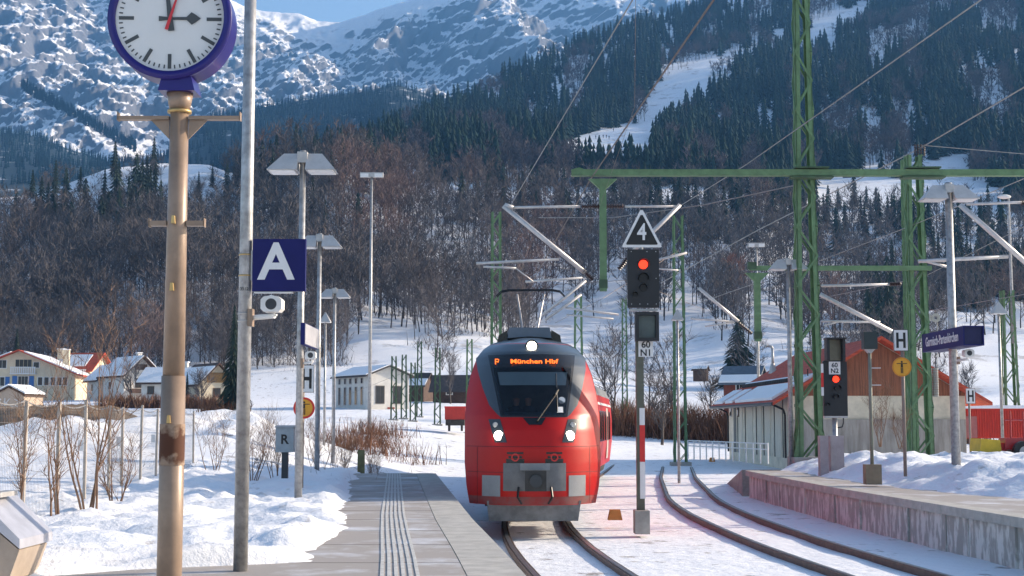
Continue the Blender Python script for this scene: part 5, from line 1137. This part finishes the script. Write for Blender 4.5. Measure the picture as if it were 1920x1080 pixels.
for ci, (s0, s1) in enumerate(((6.0, 17.2), (18.0, 35.0))):
    cb = MB(); body = sweep('car_body', [(-1.36, .62), (-1.47, 1.5), (-1.47, 2.5), (-1.43, 3.0), (-1.35, 3.4)], s0, s1, RED, t); sweep('car_body', [(1.36, .62), (1.47, 1.5), (1.47, 2.5), (1.43, 3.0), (1.35, 3.4)], s0, s1, RED, t)
    sweep('car_roof', [(-1.35, 3.4), (-1.21, 3.72), (-.95, 3.9), (0, 4.0), (.95, 3.9), (1.21, 3.72), (1.35, 3.4)], s0, s1, ROOFT, t)
    B = MB(); cp_ = [(-1.36, .62), (-1.47, 1.5), (-1.47, 2.5), (-1.35, 3.4), (-.95, 3.9), (.95, 3.9), (1.35, 3.4), (1.47, 2.5), (1.47, 1.5), (1.36, .62)]
    for s in (s0, s1): B.add([tw(l, s, z) for l, z in cp_], [tuple(range(10))])
    B.build('end_wall', TBLK, t)
    sweep('underframe', [(-1.2, .62), (-1.1, .25), (1.1, .25), (1.2, .62)], s0 + .3, s1 - .3, UNDER, t)
    for k in (1, -1):
        sweep('stripe', [(k * 1.436, 3.02), (k * 1.412, 3.12)], s0, s1, STRIPE, t)
        s = s0 + .7
        while s + 1.7 < s1:
            door = (int((s - s0) / 1.9) % 4 == 2)
            if door: sweep('door', [(k * 1.44, .85), (k * 1.478, 1.5), (k * 1.478, 2.5), (k * 1.44, 2.95)], s, s + 1.35, mat('door_pale', (.50, .46, .42), .4), t, 4); sweep('door_pane', [(k * 1.484, 1.6), (k * 1.484, 2.6)], s + .2, s + 1.15, GLB, t, 3)
            else: sweep('side_window', [(k * 1.476, 1.62), (k * 1.477, 2.5), (k * 1.458, 2.8)], s, s + 1.45, GLB, t, 4)
            s += 1.9
    for s in (s0 + 2.2, s1 - 2.2):
        for k in (-1, 1):
            for d in (-.95, .95): c = tw(k * .75, s + d, .42); n2 = (tw(1, s, 0) - tw(0, s, 0)).normalized(); MB().disc(c - n2 * .06, .42, n2, .12, 24).build('wheel', UNDER, t)
for s in (17.2,): sweep('bellows', [(-1.2, .7), (-1.25, 3.2), (-.9, 3.6), (.9, 3.6), (1.25, 3.2), (1.2, .7)], s, s + .8, DARKG, t, 3)
# roof gear and pantograph
rb_ = MB(); c = tw(0, 4.4, 4.40); B = MB(); B.prism([tw(l, 3.1, z) for l, z in ((-.52, 4.24), (.52, 4.24), (.47, 4.55), (-.47, 4.55))], Ffr * 2.2); B.build('roof_unit', mat('roof_unit', (.13, .17, .22), .5, var=.1), t)
for k in (-1, 1): B = MB(); B.prism([tw(l, 3.3, z) for l, z in ((k * .52, 4.2), (k * .76, 4.13), (k * .72, 4.38), (k * .52, 4.50))], Ffr * 1.8); B.build('roof_fairing', TBLK, t)
pg = MB(); S_ = 9.5
pz = at(995, 541, TY0 + S_).z; A = lambda l, s, z: tw(l, s, z)
B = MB()
for k in (-1, 1): B.tube(A(k * .42, S_ + 1.0, 4.3), A(k * .20, S_ - .4, 4.9), .03, n=6); B.tube(A(k * .20, S_ - .4, 4.9), A(k * .38, S_ + .3, pz - .1), .025, n=6)
B.tube(A(-.5, S_ + 1, 4.3), A(.5, S_ + 1, 4.3), .05, n=8); B.tube(A(-.25, S_ - .4, 4.9), A(.25, S_ - .4, 4.9), .04, n=6); B.build('pantograph_arm', mat('panto', (.38, .36, .36), .5, .4), t)
B = MB()
for d in (0, .35):
    pts = [A(-.95, S_ + d, pz - .18), A(-.82, S_ + d, pz - .04), A(-.6, S_ + d, pz), A(.6, S_ + d, pz), A(.82, S_ + d, pz - .04), A(.95, S_ + d, pz - .18)]; B.path(pts, .018, 6)
B.build('pantograph_head', TBLK, t)
for l in (-.35, .35): insul(A(l, S_ + 1, 3.98), A(l, S_ + 1, 4.28), .1, t, 4, 'roof_insulator')

# ------------------------------------------------------------------ buildings
class House:
    """gable house; local x along the ridge, local -y side turned by rz"""
    def __init__(s, name, label, cat, c, rz, L, W, he, hr, wall, group=None):
        s.t = thing(name, label, cat, c, group); s.c = Vector(c); s.rz = rz; s.L, s.W, s.he, s.hr = L, W, he, hr
        B = MB(); l, w = L / 2, W / 2
        V = [(-l, -w, -1), (l, -w, -1), (l, w, -1), (-l, w, -1), (-l, -w, he), (l, -w, he), (l, w, he), (-l, w, he), (-l, 0, hr), (l, 0, hr)]
        B.add([s.P(*v) for v in V], [(0, 1, 5, 4), (2, 3, 7, 6), (1, 2, 6, 9, 5), (3, 0, 4, 8, 7)]); s.wall = B.build('wall', wall, s.t)
    def P(s, x, y, z): c, n = math.cos(s.rz), math.sin(s.rz); return s.c + Vector((x * c - y * n, x * n + y * c, z))
    def slab(s, side, x0, x1, f0, f1, th, lift, nm, m, ov=.6, parent=None):
        """roof piece on the slope side (+-1): f from 0 (ridge) to 1 (eave, incl. overhang)"""
        w = s.W / 2; k = (w + ov) / w; q = lambda x, f, dz: s.P(x, side * w * k * f, s.hr - (s.hr - s.he) * k * f + lift + dz); B = MB()
        B.add([q(x0, f0, th), q(x1, f0, th), q(x1, f1, th), q(x0, f1, th), q(x0, f0, 0), q(x1, f0, 0), q(x1, f1, 0), q(x0, f1, 0)], [(0, 1, 2, 3), (7, 6, 5, 4), (0, 4, 5, 1), (1, 5, 6, 2), (2, 6, 7, 3), (3, 7, 4, 0)])
        return B.build(nm, m, parent or s.t)
    def roof(s, m, ov=.6, og=.8, th=.18):
        s.ov, s.og = ov, og; r = None
        for side in (-1, 1): r = s.slab(side, -s.L / 2 - og, s.L / 2 + og, -.0 if side < 0 else .001, 1, th, 0, 'roof', m, ov)
        s.r = r; return r
    def snow(s, side, x0=None, x1=None, f0=.04, f1=.97, th=.16):
        g = s.og - .06; return s.slab(side, -s.L / 2 - g if x0 is None else x0, s.L / 2 + g if x1 is None else x1, f0, f1, th, .185, 'roof_snow', SNOW, s.ov)
    def plate(s, wall, u, z, w, h, nm, m, d=.03, parent=None, off=0):
        """flat piece on a wall: 'f' (-y), 'b' (+y), 'l' (-x), 'r' (+x)"""
        l, hw = s.L / 2, s.W / 2; o = d / 2 + off
        B = MB(); hx = w / 2
        for sg in (0, 1): pass
        def q(a, b, e):
            if wall == 'f': return s.P(u + a, -hw - e, z + b)
            if wall == 'b': return s.P(u + a, hw + e, z + b)
            if wall == 'r': return s.P(l + e, u + a, z + b)
            return s.P(-l - e, u + a, z + b)
        V = [q(a, b, e) for e in (off - .02, off + d) for a, b in ((-hx, -h / 2), (hx, -h / 2), (hx, h / 2), (-hx, h / 2))]
        B.add(V, [(0, 1, 2, 3), (4, 5, 6, 7), (0, 1, 5, 4), (1, 2, 6, 5), (2, 3, 7, 6), (3, 0, 4, 7)]); return B.build(nm, m, parent or s.t)
    def window(s, wall, u, z, w, h, frame=None, mull=1, shutters=None):
        f = s.plate(wall, u, z, w + .14, h + .14, 'window', frame or WHITE, .05); n = mull + 1
        for i in range(n): s.plate(wall, u + (i - (n - 1) / 2) * w / n, z, w / n - .05, h - .02, 'pane', GLASSW, .065, f)
        if shutters:
            for k in (-1, 1): s.plate(wall, u + k * (w * .78 + .08), z, w * .5, h + .1, 'shutter', shutters, .06, f)
    def balcony(s, wall, u, z, w, m=None):
        m = m or WHITE; b = s.plate(wall, u, z + .05, w, .12, 'balcony', m, .9); s.plate(wall, u, z + 1.0, w, .09, 'handrail', m, .06, b, .84)
        k = int(w / .28)
        for i in range(k): s.plate(wall, u - w / 2 + (i + .5) * w / k, z + .53, .13, .86, 'baluster', m, .03, b, .86)
    def chimney(s, x, y, z, w=.7, h=1.6, m=None):
        B = MB(); c = s.P(x, y, z); B.box(tuple(c), (w, w, h), s.rz); ch = B.build('chimney', m or PLWHITE, s.r); MB().box((c.x, c.y, c.z + h / 2 + .05), (w + .2, w + .2, .12), s.rz).build('chimney_cap', SNOW, s.r)
# cream house, gable to the camera
Y = 214; b0 = at(58, 752, Y); H = House('cream_house', 'large cream house with red roof, white balconies and blue shutters at far left', 'house', (b0.x, Y, b0.z), R(90 + 6), 16, 15.5, 3.9, 7.1, CREAM)
H.roof(ROOFR, .9, 1.2); H.snow(-1, f0=.1); H.snow(1, f0=.12)
# local x points away (ridge along the view): the facade is the 'l' wall, u runs right-to-left
for z, hh in ((2.6, 1.25), (5.1, 1.1)):
    for u in ((.2, -1.3) if z > 4 else (.0,)): pass
H.window('l', 2.6, 2.7, 1.2, 1.25, shutters=SHUT); H.window('l', 5.2, 2.7, 1.2, 1.25, shutters=SHUT); H.window('l', -.6, 2.7, 1.4, 1.5, shutters=SHUT, mull=2)
for u in (-3.0, -3.9, -4.8, -5.7, -6.5): H.window('l', u, 2.75, .65, 1.15, mull=0)
H.window('l', -.6, 5.3, 2.3, 1.15, mull=3, frame=CREAM); H.window('l', 2.4, 5.2, 1.2, 1.15, mull=1); H.window('l', 4.4, 5.0, 1.7, .9, mull=2); H.window('l', -2.4, 5.1, .8, .8, mull=0)
H.balcony('l', -.7, .9, 3.6); H.balcony('l', -.7, 3.75, 3.6)
H.chimney(2, -4.6, 6.6, .9, 2.4, CREAM)
b0 = at(152, 748, 222); H = House('cream_annexe', 'cream house wing with steep red roof right of the balconied house', 'house', (b0.x, 222, b0.z), R(-14), 6.5, 6, 4.6, 7.0, CREAM)
H.roof(ROOFR, .7, .7); H.snow(-1, -3.0, 2.2, .15, .75); H.plate('f', -1.2, 2.6, 1.8, 1.7, 'garage_door', mat('ochre_door', (.38, .20, .06), .7)); H.plate('f', 1.9, 2.5, 1.6, 1.6, 'garage_door', mat('ochre_door', (.38, .20, .06), .7)); H.balcony('f', 1.9, 3.4, 2.2); H.window('f', -1.4, 4.0, 1.0, .6, mull=1); H.window('r', 0, 2.4, 1, 1.2)
H.chimney(-3.0, -1.0, 6.4, .9, 2.6, CREAM)
b0 = at(200, 748, 206); H = House('white_house', 'small white house with snowy roof and brown gable left of the clock post', 'house', (b0.x, 206, b0.z), R(-58), 5.6, 4.2, 2.8, 4.7, PLWHITE); H.roof(WOODD, .5, .7); H.snow(-1); H.snow(1); H.window('r', 0, 1.8, .9, 1.1, WOODD); H.window('f', 0, 1.6, .9, 1.0); H.plate('r', 0, 1.0, 2.4, .7, 'balcony', WOODD, .6)
b0 = at(243, 746, 200); H = House('white_house', 'white chalet with wide snowy roof and deep wooden gable beside the clock post', 'house', (b0.x, 200, b0.z), R(-52), 7.2, 4.8, 3.3, 5.6, PLWHITE); H.roof(WOODD, .6, 1.3); H.snow(-1); H.snow(1, f0=.1); H.window('r', -.3, 2.0, .8, 1.2, WOODD); H.plate('r', 0, .9, 3.2, .6, 'balcony', WOODD, .9); H.plate('r', 0, 4.2, 1.8, .8, 'gable_boards', WOODD, .05); H.window('f', -1.2, 1.7, .9, 1.0); H.chimney(1.8, .5, 5.4, .6, 1.6)
b0 = at(318, 750, 185); H = House('white_house', 'white house behind the clock post with snow on its long roof', 'house', (b0.x, 185, b0.z), R(-10), 5.6, 5, 2.3, 4.0, PLWHITE); H.roof(WOODD, .5, .6); H.snow(-1); H.snow(1); H.window('f', -1.5, 1.2, .8, .9, WOODD); H.window('f', 1.0, 1.2, .8, .9, WOODD); H.chimney(2.2, 0, 4.1, .5, 1.5)
b0 = at(386, 756, 172); H = House('ochre_house', 'house with snow-sheeted roof and lit ochre gable left of the sign post', 'house', (b0.x, 172, b0.z), R(-55), 6.4, 4.4, 2.4, 4.6, CREAM); H.roof(WOODD, .5, .7); H.snow(-1, f0=.2); H.window('r', 0, 1.2, .8, 1.0, WOODD); H.plate('r', 0, 3.0, 2.6, 1.2, 'gable_boards', mat('ochre_boards', (.30, .17, .06), .8, var=.3), .05); H.window('f', -.8, 1.1, .9, .9)
b0 = at(34, 778, 112); H = House('garage', 'pink-beige garage with snowy roof and white graffiti at the left edge', 'garage', (b0.x, 112, b0.z), R(82), 3.2, 2.5, 1.5, 2.1, mat('garage_pink', (.46, .36, .28), .85, var=.1)); H.roof(WOODD, .15, .15, .1); H.snow(-1, th=.12); H.snow(1, th=.12)
B = MB(); 
def squig(pts): 
    B.path([H.P(-1.6 - .03, u, z) for u, z in pts], .035, 5)
squig([(1.0, .9), (.6, 1.2), (.9, 1.3), (.5, .7), (.9, .5)]); squig([(.3, .4), (.3, 1.3)]); squig([(-.1, 1.25), (.3, .8), (-.2, .4)]); squig([(-.5, 1.2), (-.9, 1.0), (-.5, .8), (-.9, .5), (-.4, .45)]); squig([(-.4, .6), (.4, 1.0)])
B.build('graffiti', WHITE, H.t)
b0 = at(697, 782, 165); H = House('depot_building', 'white two-storey railway depot with flat-pitched snowy roof', 'building', (b0.x, 165, b0.z), R(-58), 8.5, 5.2, 4.7, 5.7, PLWHITE)
H.roof(ROOFB, .55, .5, .12); H.snow(-1, th=.1); H.snow(1, th=.1)
for u in (-3.2, -1.7, -.3, 1.2, 2.7): H.window('f', u, 2.4, .5, 2.0, ALU, 0); H.window('f', u, 4.1, .5, .6, ALU, 0)
for u in (-1.1, 1.1): H.window('r', u, 2.5, 1.0, 1.9, mat('frame_dark', (.12, .1, .09), .6), 1)
H.plate('r', .3, .5, .9, 1.2, 'door', mat('door_red', (.25, .05, .04), .7))
for u in (-2.4, 2.4): H.plate('r', u, 2.5, .12, 4.4, 'downpipe', ALU, .1)
b0 = at(775, 748, 196); H = House('dark_barn', 'dark timber barn with snowy roof right of the white depot', 'barn', (b0.x, 196, b0.z), R(-20), 4.6, 3.6, 1.9, 3.4, WOODD); H.roof(ROOFB, .4, .4); H.snow(-1, th=.1, f0=.5); H.window('f', 0, 1.1, .7, .7)
b0 = at(848, 748, 190); H = House('hut', 'low hut with dark tent-shaped roof behind the red wagon', 'hut', (b0.x, 190, b0.z), R(-8), 4.4, 4.2, 1.3, 3.0, WOODD); H.roof(ROOFB, .6, .5); H.window('f', 0, .8, .8, .5); H.snow(1, th=.1)
b0 = at(1314, 706, 236); H = House('hay_barn', 'small dark hay barn on the snowy meadow right of the lamp', 'barn', (b0.x, 236, b0.z + .2), R(-24), 2.2, 1.5, .9, 1.5, WOODD); H.roof(WOODD, .25, .25, .1); H.snow(-1, th=.08, f0=.2, f1=.8); H.plate('f', 0, .45, .7, .6, 'door', ROOFB)
b0 = at(1396, 742, 128); H = House('brick_house', 'reddish house with slate-blue roof behind the red-roofed shed', 'house', (b0.x, 128, b0.z - .6), R(-28), 3.0, 2.6, 1.9, 3.1, mat('brick_red', (.22, .06, .04), .85, var=.25)); H.roof(ROOFG, .4, .4); H.snow(-1, f0=.62, f1=.98); H.window('f', 0, 1.2, .6, .8)
b0 = at(1596, 326, 640); H = House('hay_barn', 'tiny long barn with snowy roof on the plateau meadow', 'barn', (b0.x, 640, b0.z - .5), R(-10), 7.5, 3, 1.2, 2.2, WOODD); H.roof(WOODD, .4, .5); H.snow(-1); H.plate('f', 0, .6, 1.2, 1.0, 'door', ROOFB)
# red-roofed shed parallel to the tracks
SZ = .55; t_sh = House('goods_shed', 'goods shed with red tiled roof, brown boarded gable and cream walls', 'shed', (18.3, 81, SZ), R(90 + 1.2), 17.5, 9.0, 3.25, 5.95, CREAM_C)
H = t_sh; H.roof(ROOFR, 1.0, 1.1, .16)
H.plate('l', 0, 3.35, 8.96, .42, 'gable_boards', WOOD, .04)
B = MB(); B.prism([H.P(-8.75 - .06, y_, z_) for y_, z_ in ((-4.5, 3.2), (4.5, 3.2), (.05, 5.86), (-.05, 5.86))], H.P(-8.75 - .02, 0, 0) - H.P(-8.75 - .06, 0, 0)); B.build('gable_boards', WOOD, H.t)
H.plate('l', 0, 1.0, 8.9, 1.9, 'concrete_plinth', mat('stained_concrete', (.44, .41, .37), .9, scale=1.5, stretch=(3, 3, .4), col2=(.27, .24, .21), detail=8), .12)
for k in range(4): H.plate('l', -2.2 + k * 1.9, 3.9, .05, 1.2, 'board_joint', WOODD, .05)
# the side towards the tracks is local +y
for x_, w in ((-6.2, 1.5), (-3.4, 1.5), (-1.2, 1.2), (1.6, 1.5), (4.2, .5)): H.plate('b', x_, 1.35, w, 2.7, 'door_leaf', mat('door_cream', (.66, .61, .49), .8, var=.2, stretch=(6, 6, .4)), .03)
for x_ in (-7.4, -5.3, -2.4, -.3, 3.1, 5.6): H.plate('b', x_, 1.5, .09, 3.0, 'batten', mat('batten_dark', (.16, .16, .14), .8), .05)
H.plate('b', 6.6, 1.5, .8, 3.0, 'door_recess', mat('recess', (.16, .17, .16), .8), .03); H.window('b', 7.9, 2.5, .6, .6, ALU, 0); H.window('b', 5.4, 2.5, .35, .6, WOODD, 0)
for x_ in (-8.4, 8.4): B = MB(); B.path([H.P(x_, 5.35, 2.75), H.P(x_, 4.7, 2.45), H.P(x_, 4.62, 2.2), H.P(x_, 4.62, 0)], .055, 8); B.build('downpipe', BLACK, H.t)
B = MB(); B.tube(H.P(-9.7, 5.5, 2.72), H.P(9.7, 5.5, 2.72), .09, n=8); B.build('gutter', DARKG, H.t)
for x0_, x1_, f0, f1 in ((-9.4, -7.2, .60, .70), (-8.6, 2.0, .72, .965), (3.0, 5.4, .75, .965), (6.4, 9.4, .74, .965), (-9.0, 9.0, .60, .655)): H.slab(1, x0_, x1_, f0, f1, .14, .165, 'roof_snow', SNOW, 1.0)
for i in range(30): x_ = -5.5 + i * .48; f = .66; B = MB(); w = 4.5; k = 5.5 / 4.5; c = H.P(x_, w * k * f, 5.95 - 2.7 * k * f + .28); B.box(tuple(c), (.06, .16, .22), H.rz); B.build('snow_guard', DARKG, H.r)
c = at(1449, 690, 88); t = thing('flue_pipe', 'bent metal flue pipe with flashing on the red roof', 'flue', c); B = MB(); B.path([c, c + Vector((0, 0, 1.2)), c + Vector((-.08, 0, 1.34)), c + Vector((-.3, 0, 1.38)), c + Vector((-.45, 0, 1.34))], .085, 8); B.build('pipe', ALU, t, True); MB().tube(c - Vector((0, 0, .35)), c + Vector((0, 0, .28)), .28, .12, 10).build('flashing', ALU, t)
# ------------------------------------------------------------------ yard things
Y = 80; a, b = at(1797, 766, Y), at(1960, 822, Y); t = thing('freight_container', 'bright red corrugated container with snow on top at the right edge', 'container', ((a.x + b.x) / 2, Y, b.z)); CR = mat('container_red', (.50, .03, .015), .6, var=.25, stretch=(3, 3, .4))
MB().box(((a.x + b.x) / 2, Y + 1.2, (a.z + b.z) / 2), (b.x - a.x, 2.4, a.z - b.z)).build('body', CR, t)
for i in range(34): x_ = a.x + (i + .5) * (b.x - a.x) / 34; MB().box((x_, Y - .02, (a.z + b.z) / 2), ((b.x - a.x) / 68, .05, a.z - b.z - .16)).build('corrugation', CR, t)
MB().box(((a.x + b.x) / 2, Y + 1.2, a.z + .09), (b.x - a.x + .06, 2.5, .18), top=(.98, .85)).build('snow_cap', SNOW, t); MB().box((a.x + .55, Y - .05, (a.z + b.z) / 2 - .2), (.9, .03, 1.2)).build('grey_door', mat('door_mauve', (.33, .12, .12), .7), t)
# compact red tractor with snow blade
Y = 50; c = at(1915, 840, Y); gx_ = c.x; gz0 = at(1915, 852, Y).z - .25; t = thing('snow_tractor', 'small red tractor with yellow snow blade at the right picture edge', 'tractor', (gx_, Y, gz0)); TRR = mat('tractor_red', (.42, .02, .02), .4, coat=.3)
MB().box((gx_ + .15, Y + .3, gz0 + .62), (1.5, .8, .4), top=(.95, .9)).build('bonnet', TRR, t); MB().box((gx_ + .9, Y + .3, gz0 + .9), (.7, .9, .35)).build('seat_deck', TRR, t)
for dx, r in ((-.1, .36), (1.1, .48)):
    for d in (-.35, .95): w = MB().disc((gx_ + dx, Y + d, gz0 + r), r, (0, -1, 0), .24, 28).build('wheel', BLACK, t); MB().disc((gx_ + dx, Y + d - .25, gz0 + r), r * .5, (0, -1, 0), .02, 20).build('rim', ALU, w)
B = MB()
for dx in (-.35, .1): B.tube((gx_ + dx, Y, gz0 + .7), (gx_ + dx, Y, gz0 + 1.75), .03, n=6)
B.tube((gx_ - .55, Y, gz0 + 1.45), (gx_ + .7, Y, gz0 + 1.45), .03, n=6); B.build('roll_bar', TRR, t)
MB().prism([(gx_ - 1.5, Y - .2, gz0 + .35), (gx_ - .75, Y - .2, gz0 + .3), (gx_ - .8, Y - .2, gz0 + .75), (gx_ - 1.45, Y - .2, gz0 + .8)], (0, 1.2, 0)).build('snow_blade', mat('blade_yellow', (.62, .42, .03), .6, var=.15), t); MB().box((gx_ - .75, Y + .3, gz0 + .45), (.5, .5, .4)).build('blade_mount', REDW, t)
# white crash rail
t = thing('railing', 'low white railing in the snow before the goods shed', 'railing', at(1370, 845, 74))
a, b = at(1290, 850, 76), at(1440, 858, 68); zt_ = at(1290, 826, 76).z
for i in range(13): p = a.lerp(b, i / 12); MB().tube((p.x, p.y, p.z - .3), (p.x, p.y, zt_ + (b.z - a.z) * i / 12 * .4), .035, n=6).build('post', WHITE_P, t)
for f in (.0, .5): MB().tube((a.x, a.y, zt_ - f * .55), (b.x, b.y, zt_ - f * .55 - .05), .03, n=6).build('rail', WHITE_P, t)
# red works wagon left of the train
Y = 100; a, b = at(834, 764, Y), at(872, 800, Y); t = thing('works_wagon', 'red works wagon standing left of the train front', 'wagon', ((a.x + b.x) / 2, Y, gz((a.x + b.x) / 2, Y))); WR = mat('wagon_red', (.48, .03, .02), .5)
MB().box(((a.x + b.x) / 2, Y + 1.5, a.z - .42), (b.x - a.x, 3, .84)).build('body', WR, t); MB().box(((a.x + b.x) / 2, Y + 1.5, a.z + .03), (b.x - a.x + .05, 3.05, .1)).build('roof', REDW, t); MB().box(((a.x + b.x) / 2, Y + 1.5, a.z - 1.05), (b.x - a.x - .1, 2.8, .42)).build('underframe', UNDER, t)
for k in (-.4, .4): MB().disc(((a.x + b.x) / 2 + k, Y - .05, a.z - .95), .12, (0, -1, 0), .12, 16).build('buffer', UNDER, t)
for k in (-.45, .45): MB().box(((a.x + b.x) / 2 + k, Y + 1.2, a.z - 1.4), (.14, .9, .5)).build('wheel', UNDER, t)
# small yellow point lever by the tracks
for px, py_, Yd, lab in ((1335, 862, 82, 'small orange track marker in the snow beyond the right platform'), (1153, 965, 34, 'small orange track marker beside the train track')):
    p = at(px, py_, Yd); o = MB().box((p.x, Yd, p.z), (.34, .3, .24), top=(.7, .8)).build('track_marker', mat('marker_orange', (.55, .24, .06), .7), None); tag(o, lab, 'marker')
# ------------------------------------------------------------------ larger single trees of the middle distance
def solo(px, pb, Y, H, label, seed, kind=0, s=1.0, spread=.33):
    p = at(px, pb, Y); p.z = gz(p.x, Y) - .2 if Y < 235 else p.z
    T, K = bare_tree(seed, H, spread, 16, 7, 6, .035, 1.1, .15, .6, .22); e = thing('bare_tree', label, 'tree', p)
    for nm, q, m in (('trunk', T, BARK), ('crown', K, (TW_B, TW_G, TW_R)[kind])):
        me = q.mesh(nm); me.materials.append(m); o = bpy.data.objects.new(nm, me); C.objects.link(o); o.parent = e
solo(1152, 750, 132, 8.4, 'wide bare tree just right of the train', 701, 1, 1, .4); solo(1136, 750, 150, 9, 'bare tree rising behind the train rear', 706, 1, 1, .36); solo(1215, 750, 136, 7.0, 'slim bare tree between the two signals', 702, 1); solo(1262, 750, 138, 9.2, 'tall dark bare tree left of the single-hooded lamp', 703, 1); solo(1240, 750, 120, 5.0, 'small pale birch above the hedge', 704, 0); solo(1330, 745, 150, 5.5, 'bare tree above the thicket', 705, 0)
solo(845, 748, 185, 6.5, 'bare tree beside the tent-roofed hut', 707, 1); solo(1818, 725, 205, 4.6, 'round bare tree on the right-hand snow field', 708, 1, 1, .45); solo(1755, 725, 200, 5, 'thin bare tree behind the name sign', 709, 1); solo(245, 746, 185, 4.5, 'dark bare bush before the white chalet', 710, 1, 1, .45); solo(378, 756, 160, 3.6, 'bare fruit tree before the ochre gable', 711, 1, 1, .45)
T, K = conifer(900, 11.5, 3.2, 26, 22, .4); p = HA.pt(1386, HA.py2t(1386, 716)); e = place_tree('spruce', T.mesh('trunk'), K.mesh('crown'), p, .82, 0, 'single broad dark spruce on the snowy slope behind the slate roof', 'spruce', None)
for o in e.children: o.data.materials.append(BARK if o.name.startswith('trunk') else NEED)
if 'group' in e: del e['group']
e.scale = (1.35, 1.35, 1.12)
T, K = conifer(911, 14, 2.5, 30, 22, .45); NC = (T.mesh('trunk'), K.mesh('crown')); NC[0].materials.append(BARK); NC[1].materials.append(NEED)
for px, pb, Y, s_, lab in ((437, 760, 150, .85, 'tall dark conifer behind the galvanised sign post'), (448, 760, 158, .7, 'dark conifer right of the galvanised sign post'), (350, 758, 168, .32, 'small conifer beside the clock post'), (28, 752, 226, .75, 'dark conifer behind the cream house')):
    p = at(px, pb, Y); p.z = gz(p.x, Y) - .2; place_tree('conifer', NC[0], NC[1], p, s_, .3, lab, 'conifer', 'single conifers near the houses').scale = (s_ * .8, s_ * .8, s_)
T, K = bare_tree(77, 11, .36, 16, 7, 7, .09, 1.4, .16, .6, .25); p = HA.pt(1382, HA.py2t(1382, 585)); e = thing('beech_tree', 'round russet beech on the slope above the single spruce', 'tree', p)
for nm, q, m in (('trunk', T, BARK), ('crown', K, mat('beech_russet', (.26, .10, .06), .9, var=.3))): me = q.mesh(nm); me.materials.append(m); o = bpy.data.objects.new(nm, me); C.objects.link(o); o.parent = e
